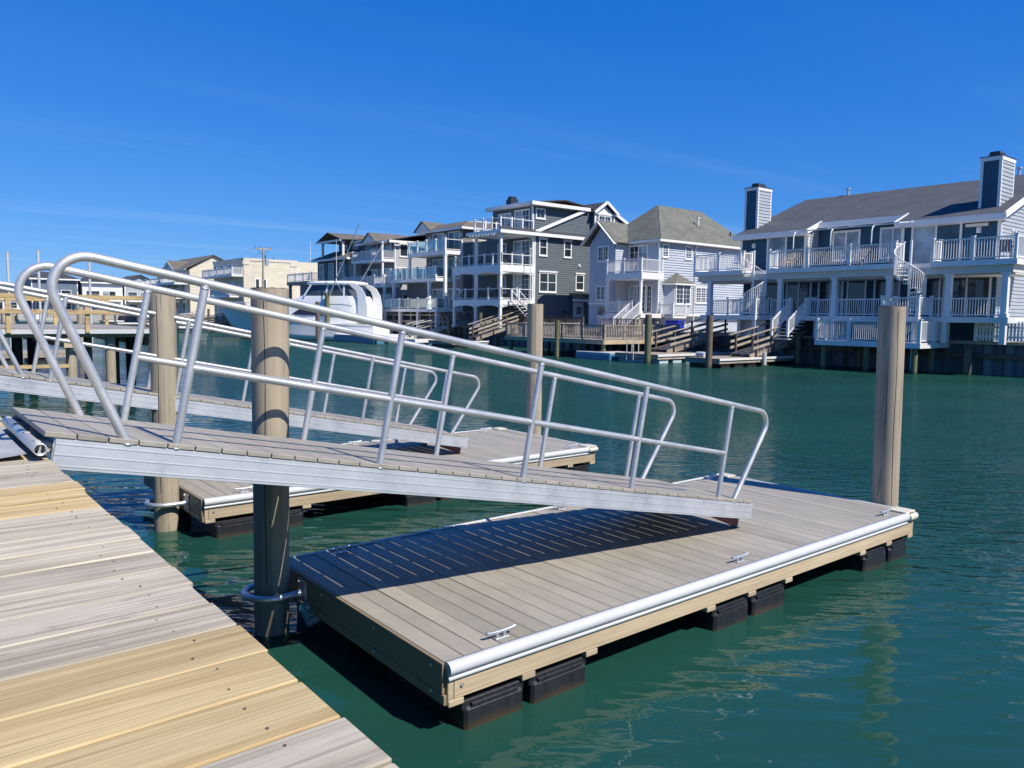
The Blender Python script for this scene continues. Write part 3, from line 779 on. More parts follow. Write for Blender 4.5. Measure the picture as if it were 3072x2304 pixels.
def chair(s, t, z, rz, mat, label, group='deck chairs'):
    root = thing('deck_chair', label, 'chair', (s, t, z), (0, 0, rz), group=group)
    MB().cbox(-.25, .25, -.25, .25, .40, .45, .01).build('seat', mat, root)
    m = MB(); m.obox((-.25, -.25, .45), (0, .5, 0), (-.04, 0, 0), (-.16, 0, .55)); m.build('backrest', mat, root)
    for x in (-.22, .22):
        for y in (-.22, .22): MB().box(x-.02, x+.02, y-.02, y+.02, 0, .40).build('leg', mat, root)
    for y in (-.26, .26): MB().box(-.24, .24, y-.025, y+.025, .60, .63).build('armrest', mat, root)
    return root

# ------------------------------------------------------------------ house A: navy duplex on the right
A = thing('duplex_house', 'large navy blue duplex with two chimneys and white decks at the right edge', 'house', (45, 21.5, 1.45))
core(A, 'siding_navy', (42.32, 53, 14.56, 28.64, 1.45, 7.9), (41.22, 42.4, 14.56, 18.98, 4.9, 7.5), (41.22, 42.4, 24.32, 28.64, 4.9, 7.5), (41.52, 42.4, 14.56, 28.64, 1.45, 5.1))
lap(A, 's', 41.2, [(14.53, 5.2), (19.0, 5.2), (19.0, 7.5), (14.53, 7.5)], 'siding_navy')
lap(A, 's', 41.2, [(24.3, 5.2), (28.66, 5.2), (28.66, 7.5), (24.3, 7.5)], 'siding_navy')
lap(A, 's', 42.3, [(19.0, 5.2), (24.3, 5.2), (24.3, 7.95), (19.0, 7.95)], 'siding_navy')
lap(A, 's', 41.5, [(14.53, 2.6), (28.66, 2.6), (28.66, 4.95), (14.53, 4.95)], 'siding_navy')
lap(A, 't', 24.3, [(41.22, 5.2), (42.3, 5.2), (42.3, 7.85), (41.22, 7.45)], 'siding_silver_and_sunlit')
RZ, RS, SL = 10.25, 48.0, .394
lap(A, 't', 14.53, [(41.22, 1.5), (54.8, 1.5), (54.8, 7.5), (48, 10.2), (41.22, 7.5)], 'siding_silver_and_sunlit')  # end wall of the navy house, its sunlight put into a lighter colour
lap(A, 's', 41.9, [(14.5, 1.5), (28.6, 1.5), (28.6, 2.6), (14.5, 2.6)], 'siding_navy')
slope(A, [(40.8, 14.2, 7.42), (40.8, 19.15, 7.42), (48, 19.15, RZ), (48, 14.2, RZ)], 'shingle_grey')
slope(A, [(40.8, 24.15, 7.42), (40.8, 29.0, 7.42), (48, 28.6, RZ), (48, 24.15, RZ)], 'shingle_grey')
slope(A, [(41.95, 19.15, 7.87), (41.95, 24.15, 7.87), (48, 24.15, RZ), (48, 19.15, RZ)], 'shingle_grey')
slope(A, [(48, 14.2, RZ), (48, 28.6, RZ), (55.2, 28.6, 7.42), (55.2, 14.2, 7.42)], 'shingle_grey')
trim(A, [(40.70, 40.80, 14.15, 19.2, 7.22, 7.52), (40.70, 40.80, 24.1, 29.05, 7.22, 7.52), (41.84, 41.95, 19.2, 24.1, 7.66, 7.97)], 'fascia')
beam(A, [((40.7, 14.13, 7.42), (48, 14.13, RZ+.02)), ((48, 14.13, RZ+.02), (55.2, 14.13, 7.42))], .06, .30, 'rake_board')
beam(A, [((40.7, 19.22, 7.40), (42.2, 19.22, 7.98)), ((40.7, 24.08, 7.40), (42.2, 24.08, 7.98))], .06, .26, 'rake_board')
trim(A, [(40.80, 41.2, 14.2, 19.1, 7.22, 7.26), (40.80, 41.2, 24.15, 29.0, 7.22, 7.26)], 'soffit', 'soffit')
trim(A, [(41.14, 41.24, 14.44, 14.60, 5.2, 7.4), (41.14, 41.24, 28.60, 28.74, 5.2, 7.4), (41.14, 41.24, 18.92, 19.06, 5.2, 7.4), (41.14, 41.24, 24.24, 24.38, 5.2, 7.4), (41.2, 41.3, 14.44, 14.53, 5.2, 7.4)], 'corner_board')
for nm_, (s0, s1, t0, t1, zt) in {'r': (42.0, 43.6, 14.90, 15.78, 10.38), 'l': (42.0, 43.4, 28.22, 29.10, 10.48)}.items():
    m = MB().box(s0, s1, t0, t1, 7.3, zt-.15); ch = wb(m, 'chimney', 'siding_navy', A)
    o = lap(A, 't', t0, [(s0, 7.4), (s1, 7.4), (s1, zt-.15), (s0, zt-.15)], 'siding_silver_and_sunlit', .19, parent=ch)  # sunny chimney side coloured lighter than its navy front
    m = MB()
    for x in (s0-.02, s1-.10):
        m.box(x, x+.12, t0-.03, t0+.10, 7.4, zt-.15)
    m.box(s0-.03, s0+.09, t1-.10, t1+.03, 7.4, zt-.15)
    m.box(s0-.05, s1+.05, t0-.05, t1+.05, zt-.18, zt)
    wb(m, 'chimney_trim', 'white_trim', A, ch)
    m = MB(); m.prism([(s0+.3, (t0+t1)/2-.3, zt), (s0+.3, (t0+t1)/2+.3, zt), (s0+.3, (t0+t1)/2+.2, zt+.3), (s0+.3, (t0+t1)/2-.2, zt+.3)], (.8, 0, 0)); m.box(s0-.07, s1+.07, t0-.07, t1+.07, zt, zt+.04)
    wb(m, 'chimney_cap', 'metal_roof', A, ch)
for t in (25.7, 16.15):
    m = MB(); m.cyl((48, t, RZ), (48, t, RZ+.42), .09, n=12); m.cyl((48, t, RZ+.42), (48, t, RZ+.52), .15, n=12); wb(m, 'vent_pipe', 'galvanised', A)
door(A, 's', 41.2, 16.25, 18.45, 5.3, 7.2, 2, ('window_glass', 'curtain_and_reflection'))  # paler pane has a reflection put into its colour
door(A, 's', 41.2, 24.5, 26.8, 5.3, 7.22, 2, ('window_glass', 'curtain_and_reflection'))
window(A, 's', 42.3, 19.4, 20.6, 5.9, 7.35, 2, sash=False, pane='curtain_and_reflection'); window(A, 's', 42.3, 21.9, 23.3, 5.9, 7.35, 2, sash=False, pane='curtain_and_reflection')
lamp(A, 's', 41.2, 15.4, 6.85); lamp(A, 's', 41.2, 27.8, 6.85); lamp(A, 't', 14.53, 42.8, 6.8)
m = MB(); wbox(m, 's', 41.2, 15.0, 16.0, 7.02, 7.16, .03, .07); wb(m, 'name_board', 'white_panel', A)
for u0, u1, k in ((14.9, 16.9, 2), (17.2, 18.2, 1), (19.2, 20.4, 2), (21.0, 21.9, 1), (22.3, 23.6, 2), (24.2, 25.6, 2), (26.2, 28.0, 2)):
    door(A, 's', 41.5, u0, u1, 2.7, 4.62, k, ('window_glass',))
m = MB(); wbox(m, 's', 41.5, 23.75, 24.1, 3.6, 3.75, .03, .06); wb(m, 'house_number', 'white_panel', A)
# upper deck: three projecting bays and two stair gaps
ud = trim(A, [(38.8, 41.2, 12.9, 16.55, 5.02, 5.27), (39.6, 41.4, 16.55, 18.2, 5.03, 5.26), (38.8, 42.3, 18.2, 25.3, 5.02, 5.27), (39.6, 41.4, 25.3, 26.86, 5.03, 5.26), (38.8, 41.2, 26.86, 30.4, 5.02, 5.27), (41.2, 43.5, 12.9, 14.5, 5.02, 5.27)], 'upper_deck', 'white_trim')
trim(A, [(39.02, 41.5, 13.1, 30.2, 4.68, 5.018)], 'porch_beam', 'soffit')
trim(A, [(39.3, 41.5, 13.1, 30.2, 4.60, 4.66)], 'porch_ceiling', 'soffit')
for P, sp in (([(43.4, 13.0), (38.87, 13.0), (38.87, 16.5), (39.65, 16.5)], 1.75), ([(39.65, 18.25), (38.87, 18.25), (38.87, 25.25), (39.65, 25.25)], 2.15), ([(39.65, 26.92), (38.87, 26.92), (38.87, 30.35), (41.2, 30.35)], 1.75)):
    railing(A, P, 5.28, 1.0, 'bal', sp)
# retractable awning frame over the middle of the deck
m = MB()
for t in (23.79, 21.65, 19.48): m.tube([(38.87, t, 6.3), (38.87, t, 6.95), (38.95, t, 7.12), (39.1, t, 7.22)], .035, n=8)
for s in (39.1, 40.3, 41.6): m.bar((s, 18.2, 7.25+(s-39.1)*.12), (s, 24.3, 7.25+(s-39.1)*.12), .06, .05)
for t in (18.3, 19.5, 20.8, 22.0, 23.2, 24.2): m.bar((39.1, t, 7.27), (42.2, t, 7.62), .04, .04)
wb(m, 'awning_frame', 'white_trim', A)
# porch floor, columns, railings
trim(A, [(39.05, 41.5, 13.2, 30.0, 2.42, 2.68), (37.75, 39.05, 16.5, 18.3, 2.42, 2.68), (37.75, 39.05, 25.25, 27.15, 2.42, 2.68)], 'porch_floor', 'white_panel')
for t in (13.42, 15.81, 18.6, 21.46, 24.65, 29.4): column(A, 39.2, t, 2.68, 4.70, .26)
for t in (13.42, 15.9, 18.6, 21.46, 24.65, 29.4): trim(A, [(39.1, 39.34, t-.12, t+.12, 1.46, 2.42)], 'pier', 'white_panel')
trim(A, [(38.6, 38.9, 26.8, 27.0, 1.46, 2.42), (37.85, 38.05, 25.3, 25.5, 1.46, 2.42), (37.85, 38.05, 16.6, 16.8, .2, 2.42), (37.85, 38.05, 18.0, 18.2, .2, 2.42)], 'pier', 'white_panel')
trim(A, [(39.0, 39.06, 25.4, 27.0, 1.5, 2.4)], 'skirt_panel', 'white_panel')
for a, c in ((13.55, 15.68), (15.95, 16.5)): railing(A, [(39.2, a), (39.2, c)], 2.69, .88, 'bal', 9, pw=0)
for a, c in ((18.75, 21.33), (21.6, 22.9), (27.2, 29.27)): railing(A, [(39.2, a), (39.2, c)], 2.69, .88, 'bal', 9, pw=.10)
for a, c in ((16.55, 18.25), (25.3, 27.1)): railing(A, [(39.2, c), (37.82, c), (37.82, a), (39.2, a)], 2.69, .9, 'bal', 1.9)
railing(A, [(39.2, 23.95), (39.2, 25.25)], 2.69, .88, 'bal', 9)
# stairs from the porch down to the dock deck
for t0, t1 in ((22.95, 23.9),):
    m = MB()
    for k in range(6): m.box(39.0-.27*(k+1), 39.0-.27*k+.03, t0, t1, 2.48-.18*(k+1), 2.52-.18*(k+1))
    stw = wb(m, 'stair', 'white_panel', A)
    for t in (t0, t1): railing(A, [(39.0, t, 0), (37.3, t, -1.1)], 2.66, .86, 'bal', 9, parent=stw)
# spiral stairs
def spiral(cx, cy, a0, a1, z0=2.69, z1=5.27, r=.72):
    m = MB().cyl((cx, cy, z0), (cx, cy, z1+1.05), .06, n=10); o = wb(m, 'spiral_stair', 'white_trim', A)
    tm_ = MB(); rm = MB(); n = 13; path = []
    for k in range(n):
        f = k/(n-1); a = a0+(a1-a0)*f; z = z0+.15+(z1-z0-.15)*f; da = .24
        tm_.prism([(cx, cy, z), (cx+r*math.cos(a-da), cy+r*math.sin(a-da), z), (cx+r*math.cos(a+da), cy+r*math.sin(a+da), z)], (0, 0, -.05))
    for k in range(40):
        f = k/39; a = a0+(a1-a0)*f; z = z0+.15+(z1-z0-.15)*f; q = (cx+r*math.cos(a), cy+r*math.sin(a))
        path.append((q[0], q[1], z+.92))
        rm.box(q[0]-.014, q[0]+.014, q[1]-.014, q[1]+.014, z-.05, z+.92)
    rm.tube(path, .028, n=8)
    wb(tm_, 'treads', 'white_trim', A, o); wb(rm, 'handrail', 'white_trim', A, o)
spiral(38.55, 17.35, R(20), R(-300)); spiral(38.55, 26.0, R(160), R(480))
# lower deck over the water
trim(A, [(37.2, 40.4, 16.1, 21.34, 1.20, 1.45)], 'lower_deck', 'white_panel')
railing(A, [(40.3, 16.18), (37.27, 16.18), (37.27, 21.28), (38.2, 21.28)], 1.46, 1.0, 'bal', 1.72, step=.10)
railing(A, [(39.9, 21.28), (40.3, 21.28)], 1.46, .9, 'bal', 2)
for s, t in ((37.6, 16.5), (39.4, 16.5), (37.6, 18.8), (37.6, 21.0), (39.4, 20.0)):
    m = MB().cyl((s, t, -2.5), (s, t, 1.2), .14, n=12); wb(m, 'deck_pile', 'pile_green', A)
# picket fences either side of the dock deck
def picket(s, t0, t1, z, label):
    root = thing('picket_fence', label, 'fence', (s, t0, z), group='picket fences')
    m = MB(); m.box(-.02, .02, 0, t1-t0, .18, .27); m.box(-.02, .02, 0, t1-t0, .62, .71); m.build('rail', 'white_trim', root)
    k = 0; t = .06
    while t < t1-t0-.05:
        p = MB(); p.prism([(-.045, t-.05, .04), (-.045, t+.05, .04), (-.045, t+.05, .86), (-.045, t+.03, .93), (-.045, t, .96), (-.045, t-.03, .93), (-.045, t-.05, .86)], (.024, 0, 0)); p.build('picket', 'white_trim', root); t += .145
    for t in (0, t1-t0): MB().box(-.06, .06, t-.06, t+.06, 0, 1.06).build('post', 'white_trim', root)
picket(40.2, 10.3, 14.9, 1.56, 'white picket fence at the right edge beside the duplex dock deck')
picket(39.9, 21.6, 22.9, 1.52, 'short white picket gate between the duplex dock deck and wooden ramp')

# ------------------------------------------------------------------ house B: pale blue house with sage roof
B = thing('pale_blue_house', 'pale blue two storey house with sage hip roof and white balcony', 'house', (50, 42.7, 1.45))
core(B, 'siding_pale', (46.52, 58, 39.76, 45.65, 2.6, 8.3), (45.02, 47, 42.95, 45.65, 1.45, 8.2), (46.9, 58, 40.1, 45.6, 1.45, 2.7))
lap(B, 's', 45.0, [(42.9, 3.6), (45.67, 3.6), (45.67, 8.25), (44.3, 9.75), (42.9, 8.25)], 'siding_pale')
lap(B, 's', 45.0, [(42.9, 1.5), (45.67, 1.5), (45.67, 3.5), (42.9, 3.5)], 'siding_pale')
lap(B, 's', 46.5, [(39.74, 2.7), (42.9, 2.7), (42.9, 8.3), (39.74, 8.3)], 'siding_pale')
lap(B, 't', 39.74, [(46.52, 2.75), (58, 2.75), (58, 8.3), (46.52, 8.3)], 'siding_pale', .19, .055)
lap(B, 't', 42.9, [(45.02, 2.75), (46.5, 2.75), (46.5, 8.2), (45.02, 8.2)], 'siding_pale')
trim(B, [(44.94, 45.0, 42.85, 45.72, 3.48, 3.62), (46.47, 58.0, 39.68, 39.74, 2.62, 2.76), (46.46, 46.56, 39.68, 39.80, 2.7, 8.3)], 'trim')
E0 = 8.38
rg = [(49.61, 42.7, 11.5), (55.13, 42.7, 11.5)]
e = [(46.15, 39.35), (58.5, 39.35), (58.5, 46.05), (46.15, 46.05)]
slope(B, [(*e[0], E0), (*e[1], E0), rg[1], rg[0]], 'shingle_sage'); slope(B, [(*e[1], E0), (*e[2], E0), rg[1]], 'shingle_sage')
slope(B, [(*e[2], E0), (*e[3], E0), rg[0], rg[1]], 'shingle_sage'); slope(B, [(*e[3], E0), (*e[0], E0), rg[0]], 'shingle_sage')
slope(B, [(44.55, 42.5, 8.2), (44.55, 44.37, 9.98), (49, 44.37, 9.98), (47, 42.5, 8.2)], 'shingle_sage'); slope(B, [(44.55, 46.24, 8.2), (44.55, 44.37, 9.98), (49, 44.37, 9.98), (49, 46.24, 8.2)], 'shingle_sage')
beam(B, [((44.5, 42.45, 8.12), (44.5, 44.37, 9.96)), ((44.5, 46.29, 8.12), (44.5, 44.37, 9.96))], .06, .30, 'rake_board', up=(1, 0, 0.001))
trim(B, [(46.08, 46.16, 39.3, 42.5, 8.22, 8.42), (46.1, 58.5, 39.28, 39.36, 8.24, 8.42)], 'gutter')
trim(B, [(46.16, 46.5, 39.36, 42.9, 8.24, 8.27), (46.2, 58.4, 39.36, 39.74, 8.24, 8.27)], 'soffit', 'soffit')
m = MB(); m.tube([(50.8, 39.36, 8.3), (50.8, 39.5, 8.1), (50.8, 39.66, 7.95), (50.8, 39.66, 1.7)], .05, n=8); wb(m, 'downspout', 'white_trim', B)
m = MB(); m.cyl((52.6, 40.9, 10.0), (52.6, 40.9, 10.55), .07, n=10); m.cyl((52.6, 40.9, 10.55), (52.6, 40.9, 10.7), .12, n=10); wb(m, 'vent_pipe', 'white_trim', B)
m = MB(); m.cyl((56.2, 40.3, 9.2), (56.2, 40.3, 9.75), .06, n=10); wb(m, 'vent_pipe', 'metal_roof', B)
window(B, 's', 45, 43.65, 44.65, 6.95, 7.98, 2, (2, 3), False); window(B, 's', 45, 43.9, 44.75, 3.88, 4.86, 2, (2, 3), False)
door(B, 's', 46.5, 40.9, 42.65, 6.2, 8.0, 2, ('curtain_and_reflection', 'window_glass'), (2, 4))
door(B, 's', 46.5, 40.35, 40.75, 2.9, 4.9, 1, ('window_glass',), (2, 5)); door(B, 's', 46.5, 41.0, 42.6, 2.9, 4.9, 2, ('window_glass', 'curtain_and_reflection'), (2, 5)); 
window(B, 't', 39.74, 46.92, 47.45, 7.2, 8.02, 1, (2, 2), False); window(B, 't', 39.74, 49.65, 50.3, 7.2, 8.02, 1, (2, 2), False)
window(B, 't', 39.74, 51.1, 52.9, 3.78, 4.9, 3, (2, 3), False)
# bay window with its own little roof
m = MB(); bay = [(47.1, 39.74), (47.6, 39.05), (49.6, 39.05), (50.1, 39.74)]
m.prism([(x, y, 2.72) for x, y in bay], (0, 0, 2.45)); bw_ = wb(m, 'bay_window', 'siding_pale', B)
window(B, 't', 39.05, 47.8, 49.4, 3.62, 4.98, 2, (2, 4), False)
for q in ([(46.9, 39.74, 5.12), (47.45, 38.85, 5.12), (48.6, 39.74, 5.95)], [(47.45, 38.85, 5.12), (49.75, 38.85, 5.12), (48.6, 39.74, 5.95)], [(49.75, 38.85, 5.12), (50.3, 39.74, 5.12), (48.6, 39.74, 5.95)]): slope(B, q, 'shingle_sage', .05, 'bay_roof', bw_)
m = MB(); m.prism([(46.85, 39.74, 5.0), (47.42, 38.8, 5.0), (49.78, 38.8, 5.0), (50.35, 39.74, 5.0)], (0, 0, .12)); wb(m, 'bay_fascia', 'white_trim', B, bw_)
# balcony and porch
trim(B, [(44.0, 46.5, 39.2, 42.9, 5.34, 5.82)], 'balcony', 'white_trim')
railing(B, [(46.4, 39.3), (44.07, 39.3), (44.07, 42.85)], 5.84, .98, 'bal', 1.8)
for t in (39.4, 42.8): column(B, 44.15, t, 2.8, 5.34, .20)
trim(B, [(44.0, 46.5, 39.2, 42.9, 2.45, 2.78)], 'porch_floor', 'white_panel')
railing(B, [(44.07, 40.2), (44.07, 42.85)], 2.8, .9, 'bal', 1.4)
trim(B, [(44.0, 44.1, 42.4, 42.9, 1.46, 2.45), (44.0, 44.1, 39.3, 39.5, 1.46, 2.45), (44.9, 45.0, 43.6, 44.6, 1.6, 2.6)], 'pier', 'white_panel')
m = MB()
for k in range(7): m.box(43.95-.26*(k+1), 43.95-.26*k+.03, 39.3, 40.15, 2.55-.17*(k+1), 2.6-.17*(k+1))
stw = wb(m, 'stair', 'white_panel', B)
for t in (39.3, 40.15): railing(B, [(43.95, t, 0), (42.1, t, -1.2)], 2.72, .9, 'bal', 9, parent=stw)
trim(B, [(46.6, 48.2, 38.3, 39.6, 2.45, 2.62)], 'side_landing', 'white_panel'); railing(B, [(46.65, 39.6), (46.65, 38.35), (48.1, 38.35)], 2.63, .9, 'bal', 1.5)
trim(B, [(46.7, 47.5, 38.6, 39.5, 1.46, 2.44)], 'landing_base', 'siding_pale')
m = MB(); wbox(m, 's', 45, 43.8, 44.6, 2.65, 3.3, .03, .05); wb(m, 'vent_opening', 'window_glass', B)

# ------------------------------------------------------------------ house C: slate green house, four levels
C = thing('slate_green_house', 'tall slate green house with stacked white porches and roof deck', 'house', (46, 53, 1.45))
tC = 49.78
core(C, 'siding_slate', (42.62, 54, tC+.02, 56.4, 1.45, 9.3), (42.62, 49.2, tC+.32, 55.5, 9.2, 11.75), (48.5, 54, tC+.3, 55.5, 9.2, 11.0))
lap(C, 't', tC, [(42.62, 1.6), (54, 1.6), (54, 9.3), (42.62, 9.3)], 'siding_slate')
lap(C, 't', tC+.01, [(42.7, 9.3), (54.0, 9.3), (54.0, 10.7), (50.6, 12.35), (49.9, 12.1)], 'siding_slate')
lap(C, 't', tC+.30, [(42.6, 9.3), (49.0, 9.3), (49.0, 11.75), (42.6, 11.75)], 'siding_slate')
lap(C, 's', 42.6, [(tC, 1.6), (56.4, 1.6), (56.4, 9.3), (tC, 9.3)], 'siding_slate'); lap(C, 's', 42.6, [(tC+.3, 9.3), (55.5, 9.3), (55.5, 11.75), (tC+.3, 11.75)], 'siding_slate')
slope(C, [(42.1, tC-.25, 11.78), (42.1, 55.9, 11.78), (45.8, 55.9, 12.25), (45.8, tC-.25, 12.25)], 'shingle_dark'); slope(C, [(45.8, tC-.25, 12.25), (45.8, 55.9, 12.25), (50, 55.9, 12.2), (50, tC-.25, 11.8)], 'shingle_dark')
trim(C, [(42.0, 42.1, tC-.3, 55.9, 11.62, 11.9), (42.0, 48.7, tC-.34, tC-.25, 11.62, 11.9)], 'fascia'); trim(C, [(42.1, 48.6, tC-.25, tC+.3, 11.62, 11.66), (42.1, 42.6, tC, 55.9, 11.62, 11.66)], 'soffit', 'soffit')
beam(C, [((42.55, tC-.16, 9.42), (48.75, tC-.16, 11.85)), ((53.9, tC-.16, 10.85), (51.3, tC-.16, 12.0))], .10, .26, 'rake_board')
slope(C, [(42.6, tC-.12, 9.38), (42.6, tC+1.2, 9.38), (48.9, tC+1.2, 11.8), (48.9, tC-.12, 11.8)], 'shingle_dark', .05)
slope(C, [(50.6, tC-.2, 12.4), (50.6, 55.5, 12.4), (54.3, 55.5, 10.6), (54.3, tC-.2, 10.6)], 'shingle_dark', .06)
slope(C, [(38.8, tC-.35, 9.28), (48.9, tC-.35, 9.28), (48.9, tC+.02, 9.62), (38.8, tC+.02, 9.62)], 'shingle_dark', .05, 'pent_roof')
trim(C, [(38.75, 48.95, tC-.44, tC-.35, 9.08, 9.34), (38.66, 38.75, tC-.44, 54.1, 9.08, 9.34)], 'fascia')
# side dormer
lap(C, 't', 49.35, [(49.1, 9.6), (51.5, 9.6), (51.5, 11.6), (50.3, 12.3), (49.1, 11.6)], 'siding_taupe'); core(C, 'siding_slate', (49.12, 51.48, 49.37, 52, 9.4, 11.6), name='dormer')
slope(C, [(48.85, 49.05, 11.55), (50.3, 49.05, 12.5), (50.3, 53, 12.5), (48.85, 53, 11.55)], 'shingle_dark'); slope(C, [(51.75, 49.05, 11.55), (50.3, 49.05, 12.5), (50.3, 53, 12.5), (51.75, 53, 11.55)], 'shingle_dark')
beam(C, [((48.8, 49.0, 11.52), (50.3, 49.0, 12.52)), ((51.8, 49.0, 11.52), (50.3, 49.0, 12.52))], .08, .24, 'rake_board'); trim(C, [(49.0, 51.6, 49.22, 49.33, 11.42, 11.62), (49.02, 49.18, 49.26, 49.36, 9.6, 11.5), (51.42, 51.56, 49.26, 49.36, 9.6, 11.5)], 'trim')
m = MB(); m.prism([(49.3, 49.3, 11.62), (51.3, 49.3, 11.62), (50.3, 49.3, 12.25)], (0, .06, 0)); wb(m, 'gable_panel', 'white_panel', C)
window(C, 't', 49.35, 49.62, 51.0, 10.4, 11.3, 2, (2, 3), False)
m = MB(); m.box(43.6, 44.4, 54.2, 54.9, 11.9, 12.7); m.box(43.7, 44.3, 54.3, 54.8, 12.7, 12.95); wb(m, 'chimney', 'metal_roof', C)
trim(C, [(42.55, 42.68, tC-.04, tC+.10, 1.6, 9.1), (42.55, 42.68, tC+.26, tC+.40, 9.4, 11.65)], 'corner_board')
for u0, u1, z0, z1, k, g in ((43.15, 43.85, 7.62, 8.85, 1, (2, 4)), (45.95, 46.65, 7.62, 8.85, 1, (2, 4)), (43.2, 44.95, 4.6, 6.05, 2, (2, 4)), (47.4, 48.2, 4.85, 6.05, 1, (2, 4))):
    window(C, 't', tC, u0, u1, z0, z1, k, (0, 0), True, hood=True)
window(C, 't', tC+.3, 43.0, 43.85, 10.7, 11.35, 1, (2, 2), False)
# bracketed metal awning over the side door
slope(C, [(46.3, 48.95, 3.95), (48.9, 48.95, 3.95), (48.9, tC-.02, 4.5), (46.7, tC-.02, 4.5)], 'metal_roof', .05, 'awning'); trim(C, [(46.25, 48.95, 48.88, 48.95, 3.75, 3.98)], 'awning_fascia'); 
m = MB()
for k in range(7): m.bar((46.5+k*.36, 48.96, 4.02), (46.6+k*.36, tC-.05, 4.56), .03, .05)
wb(m, 'awning_seams', 'metal_roof', C); door(C, 't', tC, 47.2, 48.2, 1.7, 3.6, 1, ('door_white',)); window(C, 't', tC-.05, 47.4, 48.0, 2.7, 3.3, 1, (3, 2), False, tw=.04, sill=False)
# porches on the canal side
PT = (tC+.06, 53.15, 56.3)
for z0, z1 in ((1.46, 3.35), (3.82, 6.02), (6.62, 9.05)):
    for t in PT[:2] if z0 > 6 else PT: column(C, 39.08, t, z0, z1, .22)
    column(C, 42.45, tC+.06, z0, z1, .16)
def arch(t0, t1, z, ax='s', c=38.98):
    m = MB(); n = 10; P = []
    for k in range(n+1): u = t0+(t1-t0)*k/n; P.append((u, z-.22+.18*math.sin(math.pi*k/n)**.6))
    for (u0, a0), (u1, a1) in zip(P, P[1:]):
        m.idx([V(ax, c, u0, a0, 0), V(ax, c, u1, a1, 0), V(ax, c, u1, z+.02, 0), V(ax, c, u0, z+.02, 0), V(ax, c, u0, a0, -.12), V(ax, c, u1, a1, -.12), V(ax, c, u1, z+.02, -.12), V(ax, c, u0, z+.02, -.12)], [(0, 1, 2, 3), (7, 6, 5, 4), (0, 4, 5, 1)])
    wb(m, 'arch', 'white_trim', C)
for z in (3.36, 6.03):
    arch(PT[0]+.1, PT[1]-.1, z); arch(PT[1]+.1, PT[2]-.1, z); arch(39.2, 42.4, z, 't', tC-.0)
arch(PT[0]+.1, PT[1]-.1, 9.05); arch(39.2, 42.4, 9.05, 't', tC)
trim(C, [(38.95, 42.6, tC-.06, 56.4, 3.37, 3.80), (38.95, 42.6, tC-.06, 56.4, 6.04, 6.60), (38.8, 42.6, tC-.3, 54.0, 9.06, 9.10)], 'porch_floor', 'white_trim')
trim(C, [(38.9, 42.6, tC-.1, 53.4, 9.30, 9.40)], 'roof_deck', 'white_trim')
m = MB()
for k in range(9): m.box(38.55, 38.95, tC+.2+k*.42, tC+.28+k*.42, 8.92, 9.08)
wb(m, 'rafter_tails', 'white_trim', C)
railing(C, [(42.4, tC), (39.08, tC), (39.08, 53.15), (39.08, 56.2)], 3.82, .88, 'bars', 1.6, pw=.10); railing(C, [(42.4, tC), (39.08, tC), (39.08, 53.15), (39.08, 56.2)], 6.62, .86, 'bars', 1.1, pw=.10)
railing(C, [(42.4, tC), (39.0, tC), (39.0, 53.3), (42.4, 53.3)], 9.42, .92, 'bars', 1.15, pw=.11)
for z in (3.85, 6.65):
    door(C, 's', 42.6, 50.4, 52.4, z, z+2.1, 2, ('window_glass', 'curtain_and_reflection'), (2, 5)); window(C, 's', 42.6, 53.6, 54.6, z+.7, z+2.0, 1, (2, 3))
door(C, 's', 42.6, 50.5, 52.3, 9.45, 11.3, 2, ('window_glass', 'curtain_and_reflection'), (2, 4)); door(C, 's', 42.6, 53.0, 54.6, 9.45, 11.2, 2)
m = MB()
for k in range(8): m.box(40.1+.27*k, 40.1+.27*(k+1)+.03, 48.75, 49.65, 3.60-.24*(k+1), 3.66-.24*(k+1))
stw = wb(m, 'stair', 'white_trim', C)
for t in (48.75, 49.65): railing(C, [(40.1, t, 0), (42.4, t, -2.0)], 3.70, .9, 'bars', 9, parent=stw)
lamp(C, 't', tC, 46.1, 2.9, 'furniture_dark'); lamp(C, 't', tC, 47.7, 6.9, 'white_trim')

# ------------------------------------------------------------------ house D: taupe house with glass railings
D = thing('glass_rail_house', 'taupe and cream house with glass panel balconies left of the green house', 'house', (45, 61.5, 1.45))
core(D, 'siding_taupe', (41.52, 52, 58.42, 64.55, 1.45, 10.3), (41.52, 50, 64.5, 68.2, 1.45, 5.6))
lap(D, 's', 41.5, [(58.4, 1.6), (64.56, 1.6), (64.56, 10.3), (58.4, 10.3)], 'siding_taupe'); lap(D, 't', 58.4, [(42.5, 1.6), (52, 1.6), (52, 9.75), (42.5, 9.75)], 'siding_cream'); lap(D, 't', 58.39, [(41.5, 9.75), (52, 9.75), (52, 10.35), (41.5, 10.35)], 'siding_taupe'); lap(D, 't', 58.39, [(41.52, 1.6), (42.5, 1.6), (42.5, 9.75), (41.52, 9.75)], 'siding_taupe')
slope(D, [(40.9, 57.8, 10.35), (40.9, 65.2, 10.35), (42.2, 64.2, 10.98), (42.2, 58.6, 10.98)], 'shingle_brown'); slope(D, [(40.9, 57.8, 10.35), (52.4, 57.8, 10.35), (52, 58.8, 10.98), (42.2, 58.8, 10.98)], 'shingle_brown'); trim(D, [(42.2, 52, 58.7, 64.4, 10.9, 11.05)], 'flat_roof', 'white_panel')
trim(D, [(40.82, 40.9, 57.75, 65.2, 10.2, 10.4), (40.82, 52.4, 57.72, 57.8, 10.2, 10.4)], 'fascia')
